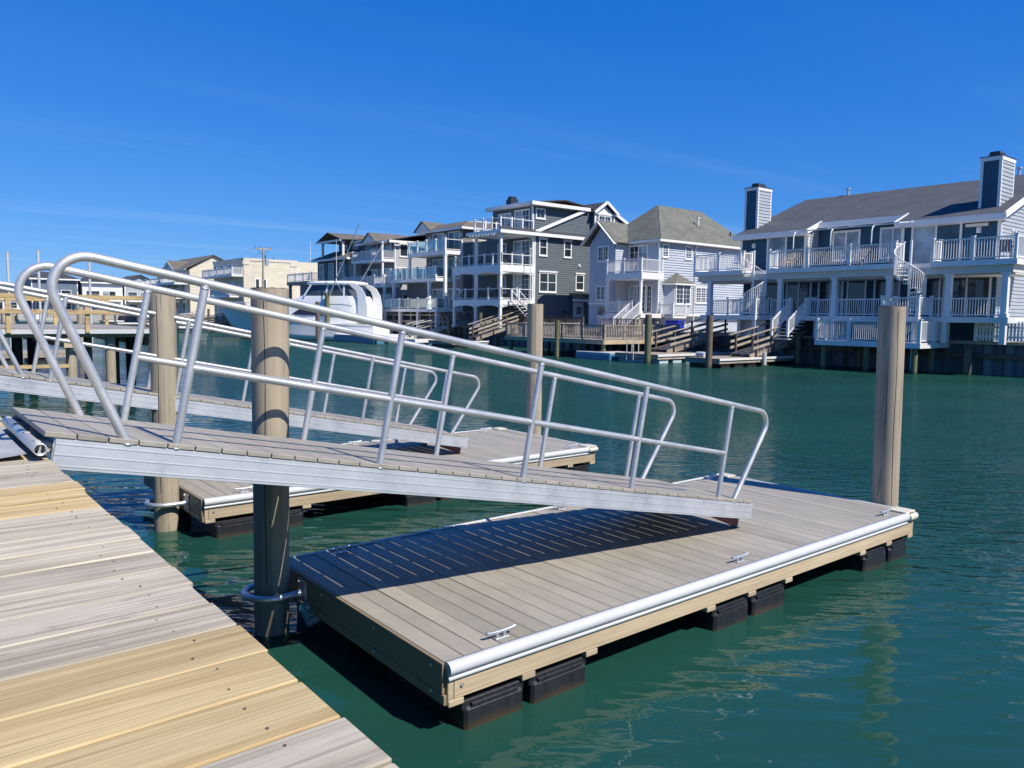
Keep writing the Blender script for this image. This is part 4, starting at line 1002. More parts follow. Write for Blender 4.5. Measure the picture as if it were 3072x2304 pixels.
m = MB(); m.prism([(40.7, 62.9, 10.4), (40.7, 65.3, 10.4), (40.7, 64.1, 11.2)], (.08, 0, 0)); wb(m, 'gable', 'white_panel', D); slope(D, [(40.6, 62.7, 10.35), (40.6, 64.1, 11.28), (43, 64.1, 11.28), (43, 62.7, 10.35)], 'shingle_brown'); slope(D, [(40.6, 65.5, 10.35), (40.6, 64.1, 11.28), (43, 64.1, 11.28), (43, 65.5, 10.35)], 'shingle_brown')
for z in (8.3, 5.9, 3.1):
    door(D, 's', 41.5, 59.0, 60.7, z, z+1.75, 2); door(D, 's', 41.5, 61.6, 63.3, z, z+1.75, 2)
    for u in (58.7, 61.15, 63.9): lamp(D, 's', 41.5, u, z+1.5)
trim(D, [(39.5, 41.5, 58.4, 64.8, 7.92, 8.26)], 'upper_deck', 'white_trim'); railing(D, [(41.4, 58.5), (39.58, 58.5), (39.58, 64.7)], 8.28, 1.0, 'glass', 1.5, pw=.16)
trim(D, [(39.5, 41.5, 59.9, 68.1, 5.56, 5.86)], 'middle_deck', 'white_trim'); railing(D, [(41.4, 60.0), (39.58, 60.0), (39.58, 68.0)], 5.88, 1.0, 'glass', 1.6, pw=.16)
trim(D, [(38.6, 41.5, 58.4, 68.1, 2.75, 3.02)], 'lower_deck', 'white_panel'); railing(D, [(41.4, 58.5), (38.7, 58.5), (38.7, 68.0)], 3.04, .92, 'glass', 1.6, pw=.16)
for t in (58.6, 61.2): column(D, 39.65, t, 3.02, 7.92 if t < 60 else 5.56, .26)
column(D, 39.65, 67.6, 3.02, 5.56, .26); column(D, 39.65, 64.6, 5.86, 7.92, .22)
trim(D, [(38.7, 38.95, t-.12, t+.12, 1.3, 2.75) for t in (58.7, 61.8, 65, 67.9)], 'pier', 'white_panel')

# ------------------------------------------------------------------ house E: grey house with stepped decks and bay
Eh = thing('grey_gabled_house', 'light grey house with stepped balconies and a hipped bay behind the yacht', 'house', (46, 74, 1.45))
core(Eh, 'siding_grey', (41.02, 52, 69.69, 76.2, 1.45, 9.75), (41.5, 52, 76, 83, 1.45, 10.4), (39.6, 42, 77.0, 84.6, 1.45, 8.5))
lap(Eh, 't', 69.67, [(41.02, 1.6), (52, 1.6), (52, 9.75), (41.02, 9.75)], 'siding_grey', .2, .028); lap(Eh, 's', 41.0, [(69.67, 1.6), (76.2, 1.6), (76.2, 9.75), (69.67, 9.75)], 'siding_taupe')
lap(Eh, 's', 39.58, [(77.0, 1.6), (84.6, 1.6), (84.6, 8.5), (77.0, 8.5)], 'siding_slate'); lap(Eh, 't', 76.98, [(39.6, 1.6), (41.1, 1.6), (41.1, 8.5), (39.6, 8.5)], 'siding_cream'); lap(Eh, 's', 41.48, [(76.2, 8.4), (83, 8.4), (83, 10.4), (76.2, 10.4)], 'siding_slate'); lap(Eh, 't', 75.98, [(41.5, 9.7), (52, 9.7), (52, 10.4), (41.5, 10.4)], 'siding_slate')
slope(Eh, [(40.0, 69.2, 9.85), (40.0, 76.3, 9.85), (44.5, 76.3, 10.75), (44.5, 69.2, 10.75)], 'shingle_grey'); slope(Eh, [(44.5, 69.2, 10.75), (44.5, 76.3, 10.75), (52.4, 76.3, 9.9), (52.4, 69.2, 9.9)], 'shingle_grey')
trim(Eh, [(39.9, 40.0, 69.1, 76.3, 9.68, 9.92), (39.9, 52.4, 69.1, 69.2, 9.68, 9.92)], 'fascia'); slope(Eh, [(39.4, 71.0, 9.8), (39.4, 72.4, 10.75), (44, 72.4, 10.75), (44, 71.0, 9.8)], 'shingle_brown'); slope(Eh, [(39.4, 73.9, 9.8), (39.4, 72.4, 10.75), (44, 72.4, 10.75), (44, 73.9, 9.8)], 'shingle_brown')
m = MB(); m.prism([(39.5, 71.1, 9.8), (39.5, 73.8, 9.8), (39.5, 72.4, 10.68)], (.08, 0, 0)); wb(m, 'gable', 'white_panel', Eh)
slope(Eh, [(39.3, 78.3, 10.5), (39.3, 81.5, 11.4), (48, 81.5, 11.4), (48, 74.5, 10.6)], 'shingle_brown'); slope(Eh, [(39.3, 84.3, 10.5), (39.3, 81.5, 11.4), (48, 81.5, 11.4), (48, 84.3, 10.5)], 'shingle_brown'); slope(Eh, [(40.9, 74.2, 10.35), (40.9, 81.5, 10.5), (46, 81.5, 11.38), (46, 75.5, 10.8)], 'shingle_brown')
trim(Eh, [(40.82, 40.9, 74.1, 79, 10.2, 10.42), (39.22, 39.3, 78.2, 84.4, 10.34, 10.55)], 'fascia')
for t in (78.6, 83.6): column(Eh, 39.75, t, 8.7, 10.4, .24)
slope(Eh, [(39.0, 76.4, 8.45), (39.0, 85.2, 8.45), (41.4, 84.2, 9.5), (41.4, 77.6, 9.5)], 'shingle_brown'); slope(Eh, [(39.0, 76.4, 8.45), (41.6, 76.4, 8.45), (41.6, 77.6, 9.5), (41.4, 77.6, 9.5)], 'shingle_brown'); trim(Eh, [(38.92, 39.0, 76.3, 85.3, 8.3, 8.5), (38.92, 41.0, 76.3, 76.4, 8.3, 8.5)], 'fascia')
for u in (78.0, 80.6, 83.0): window(Eh, 's', 39.58, u, u+1.0, 6.2, 8.0, 1)
for u in (78.5, 81.0): window(Eh, 's', 41.48, u, u+.9, 8.9, 10.1, 1)
for z in (8.1, 5.5, 2.9): door(Eh, 's', 41.0, 70.4, 72.4, z, z+1.6, 2); door(Eh, 's', 41.0, 73.2, 75.4, z, z+1.6, 2)
window(Eh, 't', 69.67, 41.6, 42.4, 8.45, 9.6, 1, sash=False); window(Eh, 't', 69.67, 43.0, 44.0, 8.6, 9.5, 1, sash=False); window(Eh, 't', 69.67, 41.2, 42.9, 5.8, 7.2, 3, sash=False); window(Eh, 't', 69.67, 43.6, 45.0, 6.0, 7.2, 2, sash=False); window(Eh, 't', 69.67, 42.0, 43.6, 3.2, 4.5, 2, sash=False)
trim(Eh, [(39.5, 41.0, 69.7, 76.2, 7.78, 8.06)], 'upper_deck', 'white_trim'); railing(Eh, [(40.95, 69.8), (39.58, 69.8), (39.58, 76.1)], 8.08, .9, 'bal', 2.1)
trim(Eh, [(39.2, 41.0, 68.7, 77.2, 5.18, 5.45)], 'middle_deck', 'white_trim'); railing(Eh, [(40.95, 68.8), (39.28, 68.8), (39.28, 77.1)], 5.47, .9, 'bal', 2.1)
trim(Eh, [(39.0, 41.0, 68.6, 77.2, 2.5, 2.8)], 'lower_deck', 'white_panel'); railing(Eh, [(40.95, 68.7), (39.08, 68.7), (39.08, 77.1)], 2.82, .9, 'bal', 2.1)
for t in (69.9, 75.8): column(Eh, 39.7, t, 5.45, 9.75 if t < 71 else 7.8, .18)
for t in (69.0, 73, 77.0): column(Eh, 39.4, t, 1.46, 5.18, .22)
trim(Eh, [(40.94, 41.06, 69.62, 69.74, 1.6, 9.7)], 'corner_board')
# far balcony left of E
Eb = thing('balcony_house', 'dark house edge with a small white balcony just right of the beige block', 'house', (46, 91, 1.45))
core(Eb, 'siding_bluegrey', (42, 52, 87.5, 95, 1.45, 6.2)); trim(Eb, [(39.6, 42, 86.5, 93.5, 5.9, 6.3)], 'deck', 'siding_taupe'); railing(Eb, [(42, 86.6), (39.7, 86.6), (39.7, 93.4)], 6.32, .95, 'bal', 2.2); [column(Eb, 39.8, t, 1.46, 5.9, .3, 'siding_taupe') for t in (87, 92.9)]
door(Eb, 's', 42, 88.4, 90.4, 2.0, 4.2, 2); window(Eb, 's', 42, 91.4, 92.6, 2.6, 4.0, 1)

# ------------------------------------------------------------------ house F: beige block, G: brown roof
F = thing('beige_block_house', 'tall beige flat roofed house with blank clapboard side wall behind the utility pole', 'house', (44, 113, 1.45))
tF = 109.4
core(F, 'siding_beige', (40.02, 54, tF+.02, 121.8, 1.45, 9.95)); lap(F, 't', tF, [(40.02, 1.6), (47.9, 1.6), (47.9, 10.05), (40.02, 10.05)], 'siding_beige', .22, .03); lap(F, 's', 40.0, [(tF, 1.6), (121.8, 1.6), (121.8, 9.9), (tF, 9.9)], 'siding_beige', .22)
trim(F, [(39.9, 48.0, tF-.10, tF-.03, 9.75, 10.12), (39.9, 40.9, tF-.10, tF-.03, 9.2, 9.75), (46.9, 48.0, tF-.10, tF-.03, 9.2, 9.75), (39.9, 40.0, tF-.1, 121.9, 9.75, 10.12)], 'parapet', 'siding_cream'); trim(F, [(40.75, 40.83, tF-.05, tF-.024, 1.6, 9.2), (46.95, 47.03, tF-.05, tF-.024, 1.6, 9.2), (47.85, 48.0, tF-.05, tF, 1.6, 9.2)], 'corner_board')
window(F, 't', tF, 41.75, 42.2, 5.95, 7.2, 1, sash=False, tw=.16); window(F, 't', tF, 42.7, 43.2, 5.95, 7.2, 1, sash=False, tw=.16)
for u in (113, 116.5, 119.5): door(F, 's', 40.0, u, u+2, 7.9, 9.4, 2); door(F, 's', 40.0, u, u+2, 5.0, 6.9, 2); window(F, 's', 40, u, u+1.4, 2.6, 4.0, 1)
trim(F, [(38.4, 40, 109.5, 122.5, 7.5, 7.78), (38.4, 40, 110.5, 119, 4.6, 4.85)], 'balcony', 'white_trim'); railing(F, [(39.9, 109.6), (38.5, 109.6), (38.5, 122.4)], 7.8, .95, 'bal', 3.0, step=.16, bw=.05); railing(F, [(39.9, 110.6), (38.5, 110.6), (38.5, 118.9)], 4.87, .95, 'bal', 3.0, step=.16, bw=.05)
for s, t, h in ((44.6, 113, .8), (46.3, 114, .6)):
    m = MB().cyl((s, t, 9.9), (s, t, 10.1+h), .10, n=8); wb(m, 'vent_pipe', 'metal_roof', F)
G = thing('brown_roof_house', 'beige house with brown shingle roof and little gable left of the beige block', 'house', (45, 133, 1.45))
core(G, 'siding_cream', (42.02, 52, 123.5, 143.5, 1.45, 9.4)); lap(G, 's', 42.0, [(123.5, 1.6), (143.5, 1.6), (143.5, 9.4), (123.5, 9.4)], 'siding_beige', .24); lap(G, 't', 123.5, [(42.02, 1.6), (52, 1.6), (52, 9.4), (42.02, 9.4)], 'siding_beige', .24)
lap(G, 't', 123.5, [(42.02, 9.4), (51.9, 9.4), (46, 11.85)], 'siding_beige', .24)
slope(G, [(41.2, 123, 9.3), (41.2, 144.5, 9.3), (46, 143, 11.9), (46, 123, 11.9)], 'shingle_brown'); slope(G, [(46, 123, 11.9), (46, 143, 11.9), (52, 144.5, 9.3), (52, 123, 9.3)], 'shingle_brown'); slope(G, [(41.2, 144.5, 9.3), (52, 144.5, 9.3), (46, 143, 11.9)], 'shingle_brown')
trim(G, [(41.1, 41.2, 122.9, 144.6, 9.1, 9.4)], 'fascia'); beam(G, [((40.6, 127.4, 9.2), (40.6, 131, 10.9)), ((40.6, 134.6, 9.2), (40.6, 131, 10.9))], .12, .4, 'gable_trim', up=(1, 0, .001)); m = MB(); m.prism([(40.8, 127.6, 9.2), (40.8, 134.4, 9.2), (40.8, 131, 10.8)], (1.5, 0, 0)); wb(m, 'gable', 'siding_white', G)
slope(G, [(40.5, 127.2, 9.2), (40.5, 131, 11.0), (45, 131, 11.0), (45, 127.2, 9.2)], 'shingle_brown'); slope(G, [(40.5, 134.8, 9.2), (40.5, 131, 11.0), (45, 131, 11.0), (45, 134.8, 9.2)], 'shingle_brown')
for z in (2.4, 4.9, 7.2):
    for u in (125, 129.5, 134, 138.5): door(G, 's', 42, u, u+2.4, z, z+1.8, 2)
trim(G, [(39.6, 42, 124, 143, 6.7, 7.0), (39.6, 42, 124, 143, 4.2, 4.5)], 'balcony', 'white_trim'); railing(G, [(39.7, 124), (39.7, 143)], 7.02, .95, 'bal', 4, step=.25, bw=.06); railing(G, [(39.7, 124), (39.7, 143)], 4.52, .95, 'bal', 4, step=.25, bw=.06)

G.location.y += 17.0; G.location.z += .5
# ------------------------------------------------------------------ houses round the far end of the canal
def far_house(name, label, s0, s1, t, h, body, roof, style):
    root = thing(name, label, 'house', ((s0+s1)/2, t+5, 1.75)); w = s1-s0
    core(root, body, (s0, s1, t+.02, t+12, 1.75, h)); lap(root, 't', t, [(s0, 1.8), (s1, 1.8), (s1, h), (s0, h)], body, .28, .03)
    if style == 'hip':
        slope(root, [(s0-.5, t-.6, h), (s1+.5, t-.6, h), (s1-2.5, t+5, h+1.6), (s0+2.5, t+5, h+1.6)], roof); slope(root, [(s0-.5, t-.6, h), (s0-.5, t+12, h), (s0+2.5, t+5, h+1.6)], roof); slope(root, [(s1+.5, t-.6, h), (s1+.5, t+12, h), (s1-2.5, t+5, h+1.6)], roof); slope(root, [(s0-.5, t+12, h), (s1+.5, t+12, h), (s1-2.5, t+5, h+1.6), (s0+2.5, t+5, h+1.6)], roof)
    else:
        mid = (s0+s1)/2
        slope(root, [(s0-.5, t-.8, h-.2), (mid, t-.8, h+1.7), (mid, t+12.5, h+1.7), (s0-.5, t+12.5, h-.2)], roof); slope(root, [(s1+.5, t-.8, h-.2), (mid, t-.8, h+1.7), (mid, t+12.5, h+1.7), (s1+.5, t+12.5, h-.2)], roof)
        lap(root, 't', t, [(s0, h), (s1, h), (mid, h+1.7)], body, .28, .03)
    trim(root, [(s0-.5, s1+.5, t-.72, t-.62, h-.25, h+.05), (s0-.06, s0+.15, t-.06, t, 1.8, h), (s1-.15, s1+.06, t-.06, t, 1.8, h)], 'fascia')
    n = max(2, int(w/2.8))
    for z in [2.2+2.75*k for k in range(int((h-2)/2.7))]:
        for k in range(n):
            u = s0+.7+(w-1.4)*k/n
            (door if k % 2 else window)(root, 't', t, u, u+(w-1.4)/n-.7, z+(.0 if k % 2 else .6), z+1.9, 2 if k % 2 else 1)
        if z > 3:
            trim(root, [(s0+.3, s1-.3, t-1.8, t, z-.35, z-.1)], 'balcony', 'white_trim'); railing(root, [(s0+.4, t-1.75), (s1-.4, t-1.75)], z-.1, .95, 'bal', 3.5, step=.3, bw=.07)
    return root
far_house('blue_grey_house', 'blue grey gabled house at the far end of the canal, seen through the railing loops', 25.8, 34.6, 196, 9.3, 'siding_bluegrey', 'shingle_dark', 'hip')
far_house('white_deck_house', 'white and dark house with wide verandas beyond the wooden pier rail', 35.4, 43.4, 195, 8.8, 'siding_white', 'shingle_dark', 'hip')
far_house('slate_gable_house', 'slate grey gabled house partly hidden behind the near gangway handrail', 44.4, 51.0, 197, 9.2, 'siding_silver_and_sunlit', 'shingle_grey', 'gable')
far_house('cream_deck_house', 'cream house with yellowish balcony under the gangway handrail', 52.0, 60, 190, 9.2, 'siding_cream', 'shingle_brown', 'hip')
far_house('low_white_house', 'low white house at the far left edge of the canal end', 15.5, 24.6, 198, 5.2, 'siding_white', 'shingle_grey', 'hip')

# ------------------------------------------------------------------ yacht
yt = thing('sport_yacht', 'white sport fishing yacht with enclosed bridge and outriggers moored across the canal', 'boat', (31.8, 71.0, 0), (0, 0, R(126)))
ST = [(-8.2, 1.45, 2.25, .1, 2.2, -.55), (-4, 1.55, 2.45, .12, 2.36, -.7), (0, 1.85, 2.5, .2, 2.32, -.7), (3, 2.25, 2.35, .45, 1.95, -.65), (5.4, 2.55, 1.85, .75, 1.05, -.35), (7.2, 2.8, 1.05, 1.2, .45, .3), (8.3, 2.95, .45, 1.9, .15, 1.4), (8.9, 3.02, .06, 2.6, .03, 2.4)]
def hull_ring(x, sz, sh, cz, ch, kz):
    side = [(ch + (sh-ch)*f**1.6, cz+(sz-cz)*f) for f in (0, .25, .5, .75, 1)]
    return [(x, y, z) for y, z in reversed(side)] + [(x, 0, kz)] + [(x, -y, z) for y, z in side]
m = MB(); rings = []
fine_st = []
for a, c in zip(ST, ST[1:]):
    for k in range(4): fine_st.append(tuple(a[i]+(c[i]-a[i])*k/4 for i in range(6)))
fine_st.append(ST[-1])
rings = [hull_ring(*q) for q in fine_st]; n = len(rings[0]); P = [p for r_ in rings for p in r_]
m.idx(P, [(j*n+i, j*n+i+1, (j+1)*n+i+1, (j+1)*n+i) for j in range(len(rings)-1) for i in range(n-1)], True); m.face(rings[0])
hull = m.build('hull', 'gelcoat', yt)
m = MB(); m.idx([p for r_ in rings for p in ((r_[0][0], r_[0][1]*.99, r_[0][2]-.05), (r_[-1][0], r_[-1][1]*.99, r_[-1][2]-.05))], [(2*j, 2*j+1, 2*j+3, 2*j+2) for j in range(len(rings)-1)]); m.build('deck', 'gelcoat', yt)
m = MB(); m.tube([r_[0] for r_ in rings], .06, n=6); m.tube([r_[-1] for r_ in rings], .06, n=6); m.build('rub_strake', 'white_trim', hull)
def sx_(x): return x*.85-1.9
def rrect(xf, xb, h, z, n=28):
    out = []; xf, xb = sx_(xf), sx_(xb)
    for i in range(n):
        a = 2*math.pi*i/n; c, s = math.cos(a), math.sin(a); e = .45
        out.append(((xf+xb)/2+(xf-xb)/2*math.copysign(abs(c)**e, c), h*math.copysign(abs(s)**e, s)*(1-.22*max(0, c)), z))
    return out
def loft(levels, mat, name, parent=yt, top=True):
    m = MB(); rs = [rrect(xf, xb, h, z) for z, xf, xb, h in levels]; n = len(rs[0])
    m.idx([p for r_ in rs for p in r_], [(j*n+i, j*n+(i+1) % n, (j+1)*n+(i+1) % n, (j+1)*n+i) for j in range(len(rs)-1) for i in range(n)], True)
    if top: m.face(rs[-1])
    return m.build(name, mat, parent)
dh = loft([(1.6, 6.3, -5.9, 1.95), (2.4, 5.6, -5.9, 1.9), (3.2, 4.0, -5.9, 1.8), (3.9, 2.7, -5.6, 1.7), (4.12, 2.2, -5.4, 1.65)], 'gelcoat', 'deckhouse')
loft([(4.1, 2.1, -4.7, 1.58), (5.15, .8, -4.5, 1.48)], 'boat_glass', 'bridge_window')
loft([(5.12, 1.1, -5.0, 1.62), (5.26, 1.5, -5.2, 1.72), (5.42, 1.3, -5.1, 1.66), (5.52, .4, -4.4, 1.2)], 'gelcoat', 'hardtop')
m = MB()
for s in (-1, 1):
    for x0, x1 in ((1.2, .35), (-1.4, -1.7), (-3.6, -3.6)): m.bar((sx_(x0), s*1.57, 4.1), (sx_(x1), s*1.50, 5.16), .05, .16, up=(1, 0, 0))
for y in (-.5, .5): m.bar((sx_(2.12), y, 4.1), (sx_(.85), y, 5.16), .10, .05, up=(1, 0, 0))
m.build('window_frame', 'gelcoat', yt)
for s in (-1, 1):
    pts = [(-4.2, 5.3), (-5.0, 5.25), (-5.7, 4.9), (-6.2, 4.2), (-6.4, 3.2), (-6.4, 1.7), (-5.3, 1.7), (-5.3, 4.05), (-5.1, 4.6), (-4.5, 5.0)]
    m = MB().prism([(sx_(x), s*1.66, z) for x, z in pts], (0, -s*.1, 0)); m.build('aft_wing', 'gelcoat', yt)
    m = MB(); m.prism([(sx_(x), s*1.955, z) for x, z in ((-3.6, 2.3), (2.6, 2.35), (1.6, 2.85), (-3.4, 2.8))], (0, s*.012, 0)); m.build('cabin_window', 'boat_navy', dh)
    m = MB(); m.tube([(-3.0, s*2.0, 2.5), (-4.9, s*2.6, 6.0), (-7.4, s*3.3, 10.4)], .045, n=6); o = m.build('outrigger', 'alu_tube', yt)
    m = MB(); m.tube([(-4.6, s*2.5, 5.5), (-5.8, s*1.7, 3.2)], .02, n=5); m.tube([(-4.6, s*2.5, 5.5), (-3.2, s*1.7, 3.6)], .02, n=5); m.build('outrigger_stay', 'alu_tube', o)
for x, y, z in ((.8, .9, 9.2), (-2.6, 1.3, 9.3)):
    MB().cyl((sx_(x), y, 5.4), (sx_(x), y, z), .035, .015, n=6).build('antenna', 'white_trim', yt)
m = MB(); m.tube([(8.6, .3, 3.0), (8.7, .35, 3.55), (7.0, 1.15, 3.5), (5.0, 1.95, 3.3), (5.0, 1.95, 2.6)], .03, n=6); m.tube([(8.6, -.3, 3.0), (8.7, -.35, 3.55), (7.0, -1.15, 3.5), (5.0, -1.95, 3.3)], .03, n=6); m.build('bow_rail', 'alu_tube', yt)
# ------------------------------------------------------------------ docks and ramps on the far side
def wood_float(s0, s1, t0, t1, z, label, under='foam_block', deck='wood_weathered', rail=True):
    root = thing('floating_dock', label, 'floating dock', (s0, t0, 0), group='floating docks across the canal'); L, w = s1-s0, t1-t0
    k = 0; x = 0; m = MB()
    while x < L-.05: m.box(x, min(x+.138, L), .02, w-.02, z-.04, z); x += .146
    o = m.build('deck_boards', deck, root); o['kind'] = 'stuff'
    for y in (0, w-.05): MB().box(0, L, y, y+.05, z-.26, z-.005).build('rim_board', deck, root)
    for x in (0, L-.05): MB().box(x, x+.05, .052, w-.052, z-.26, z-.005).build('rim_board', deck, root)
    if rail: MB().cbox(-.05, L+.05, -.06, -.002, z-.11, z+.01, .01).build('rub_rail', 'white_panel', root)
    x = .25
    while x < L-.9:
        MB().cbox(x, x+.75, .08, w-.08, -.25, z-.265, .02).build('float_block', under, root); x += 1.15
    return root
wood_float(32.6, 39.6, 23.75, 25.9, .46, 'weathered floating dock below the ramp in front of the navy duplex', 'black_plastic')
wood_float(32.9, 39.8, 28.0, 31.2, .46, 'weathered floating dock with pale float blocks in front of the pale blue house')
pf = thing('plastic_float', 'blue plastic float with white deck beside the weathered floating dock', 'float', (32.7, 31.4, 0)); MB().cbox(0, 2.2, 0, 2.9, -.2, .36, .05).build('hull', 'blue_plastic_and_shade', pf); MB().cbox(.03, 2.17, .03, 2.87, .362, .42, .015).build('deck', 'vinyl_white', pf)
for i in range(6): MB().box(-.012, .0, .2+i*.46, .5+i*.46, 0, .3).build('rib', 'blue_plastic_and_shade', pf)
m = MB()
for t in (29.5, 30.0): m.tube([(33.0, t, .46), (33.0, t, 1.0), (32.95, t+.08, 1.12), (32.85, t+.16, 1.12), (32.8, t+.2, 1.0), (32.8, t+.2, .1)], .03, n=6)
tag(m.build('swim_ladder', 'vinyl_white'), 'white curved swim ladder rails on the floating dock before the pale blue house', 'ladder')
wf = wood_float(32.5, 38.2, 58.6, 66.4, .62, 'wide white topped floating dock beside the yacht stern', 'blue_plastic_and_shade', 'white_panel', False); MB().box(-.03, -.001, 0, 7.8, .0, .60).build('shaded_side', 'blue_plastic_and_shade', wf)  # canal-facing side: its blue shade is put into the colour
def ramp(s_hi, s_lo, t0, t1, z_hi, z_lo, label):
    root = thing('wooden_ramp', label, 'ramp', (s_lo, t0, z_lo), group='wooden ramps'); L = s_hi-s_lo; w = t1-t0; H = z_hi-z_lo
    def P(f, y, z): return (L*f, y, H*f+z)
    for y in (0.03, w-.03): MB().bar(P(0, y, -.12), P(1, y, -.12), .06, .24).build('stringer', 'wood_weathered', root)
    m = MB(); n = int(L/.15)
    for k in range(n): m.bar(P((k+.5)/n, 0, .02), P((k+.5)/n, w, .02), .135, .035)
    o = m.build('deck_boards', 'wood_weathered', root); o['kind'] = 'stuff'
    for y in (-.05, w+.05):
        for f in (.10, .40, .70, .97): q = P(f, y, 0); MB().box(q[0]-.045, q[0]+.045, y-.045, y+.045, q[2]-.22, q[2]+1.0).build('post', 'wood_dark', root)
        MB().bar(P(-.02, y, 1.02), P(1.02, y, 1.02), .14, .045).build('handrail', 'wood_weathered', root)
        yy_ = y + (-.06 if y < 0 else .06)
        for z in (.62, .30): MB().bar(P(.02, yy_, z), P(1.0, yy_, z), .035, .13).build('side_rail', 'wood_weathered', root)
    return root
ramp(40.5, 35.4, 23.9, 25.1, 1.5, .60, 'weathered wooden ramp leading down to the dock in front of the navy duplex')
ramp(41.2, 35.6, 29.6, 30.9, 1.52, .60, 'weathered wooden ramp in front of the pale blue house')
ramp(40.6, 36.4, 49.4, 50.4, 1.9, .75, 'weathered wooden ramp below the slate green house')
wood_float(34.0, 37.4, 49.2, 52.6, .48, 'old grey floating dock at the foot of the ramp below the slate green house', 'black_plastic')
wood_float(34.5, 39, 55.4, 58.2, .42, 'floating dock under the small gangway left of the slate green house', 'blue_plastic_and_shade', 'white_panel', False)
gw3 = copy_tree(gw1); gw3.location = (41.3, 58.0, 1.95); gw3.rotation_euler = (0, math.atan(.2), math.pi); gw3['label'] = 'small distant aluminium gangway across the canal left of the green house'
def timber_deck(s0, s1, t0, t1, z, label, pts, fascia='wood_frame', piles=(), h=.9):
    root = thing('timber_deck', label, 'deck', (s0, t0, 0), group='timber decks'); off = root.location
    m = MB(); x = s0
    while x < s1-.05: m.box(x, min(x+.138, s1), t0, t1, z-.04, z); x += .146
    o = wb(m, 'deck_boards', 'wood_weathered', root); o['kind'] = 'stuff'
    trim(root, [(s0-.05, s0-.002, t0, t1, z-.26, z-.01)], 'fascia_board', fascia); trim(root, [(s0, s1, t0-.05, t0-.002, z-.26, z-.01)], 'fascia_board', fascia)
    railing(root, pts, z, h, 'bal', 1.9, mat='wood_weathered', step=.14, bw=.045, pw=.10, capm=False)
    for s, t in piles: wb(MB().cyl((s, t, -2.5), (s, t, z-.05), .13, n=12), 'pile', 'pile_green', root)
    return root
timber_deck(33.3, 40.3, 32.5, 41.9, 1.12, 'weathered timber deck on pilings with slatted railing below the pale blue house', [(40.2, 32.55), (33.4, 32.55), (33.4, 41.85), (40.2, 41.85)], piles=((33.6, 34.9), (33.6, 32.8), (33.6, 38.4), (33.6, 41.6), (37, 33), (37, 41.5)))
timber_deck(39.2, 41.2, 35.4, 38.7, 1.58, 'small raised timber landing with grey railing on the bulkhead', [(41.1, 35.45), (39.25, 35.45), (39.25, 38.65)], 'wood_weathered', ((39.4, 35.7), (39.4, 38.4)), .8)
r_ = thing('timber_railing', 'dark timber railing along the bulkhead below the slate green house', 'railing', (41.0, 42, 1.5)); railing(r_, [(41.0, 42.2), (41.0, 51.6)], 1.55, .9, 'bal', 2.0, mat='wood_dark', step=.14, bw=.045, pw=.1, capm=False)
r_ = thing('timber_railing', 'open weathered timber railing along the bulkhead behind the yacht', 'railing', (39.0, 59, 1.5))
trim(r_, [(39.2, 40.6, 58.6, 69.0, 1.7, 1.95), (39.25, 39.5, 59, 59.3, -.5, 1.7), (39.25, 39.5, 64, 64.3, -.5, 1.7), (39.25, 39.5, 68.5, 68.8, -.5, 1.7)], 'walkway', 'wood_weathered')
m = MB()
for k in range(7): m.box(39.25, 39.37, 58.8+k*1.66, 58.92+k*1.66, 1.95, 3.0)
for z in (2.95, 2.45): m.box(39.2, 39.26, 58.6, 69.0, z-.07, z+.07)
wb(m, 'rails', 'wood_weathered', r_)
# pilings across the canal
for (s, t), top, r, mt, lab in (((32.45, 24.3), 2.62, .17, 'pile_brown', 'dark wooden piling with a white band at the end of the duplex dock'), ((39.3, 23.5), 1.72, .16, 'pile_green', 'short green stained piling between the ramp and the duplex dock deck'), ((32.75, 28.6), 2.65, .19, 'pile_green', 'tall green stained piling at the corner of the pale blue house dock'),
        ((31.2, 34.3), 2.25, .13, 'pile_green', 'slim green piling standing in front of the timber deck'), ((38.2, 51.3), 2.7, .14, 'pile_green', 'green piling behind the ramp below the slate green house'), ((40.2, 60.8), 2.9, .17, 'pile_green', 'green piling beside the distant aluminium gangway'), ((40.0, 62.0), 2.1, .13, 'pile_brown', 'short brown piling next to the green one by the distant gangway'), ((38.0, 55.5), 2.2, .14, 'pile_brown', 'dark brown piling in front of the distant aluminium gangway'),
        ((29.7, 63.6), 3.5, .20, 'pile_brown', 'grey brown piling in front of the yacht hull'), ((32.2, 66.9), 4.4, .22, 'pile_green', 'tall green piling beside the yacht stern'), ((39.95, 15.1), 1.15, .2, 'pile_brown', 'stubby dark piling right of the duplex dock deck')):
    piling((s, t), top, r, r*.95, mt, lab, cap=False, group='pilings across the canal')
fd = thing('dock_fender', 'white fender hanging from the duplex floating dock', 'fender', (36.3, 23.62, .1)); MB().tube([(0, 0, -.05), (0, 0, .0), (0, 0, .05), (0, 0, .5), (0, 0, .56), (0, 0, .6)], .11, n=14).build('body', 'vinyl_white', fd); MB().tube([(0, 0, .6), (0, .05, .8), (0, .1, .95)], .015, n=6).build('rope', 'rope', fd)
for s, t, lab in ((33.0, 25.2, 'white cushion lying on the corner of the duplex floating dock'),):
    m = MB().tube([(s, t-.25, .60), (s, t-.15, .62), (s, t+.15, .62), (s, t+.25, .60)], .14, n=12); tag(m.build('fender', 'vinyl_white'), lab, 'fender')
bb = thing('storage_bin', 'bright blue bin under the pale blue house', 'bin', (46.0, 37.6, 1.45)); MB().cbox(-.4, .4, -.6, .6, .0, .75, .05).build('body', 'deep_blue', bb); MB().cbox(-.43, .43, -.63, .63, .752, .85, .03).build('lid', 'deep_blue', bb)
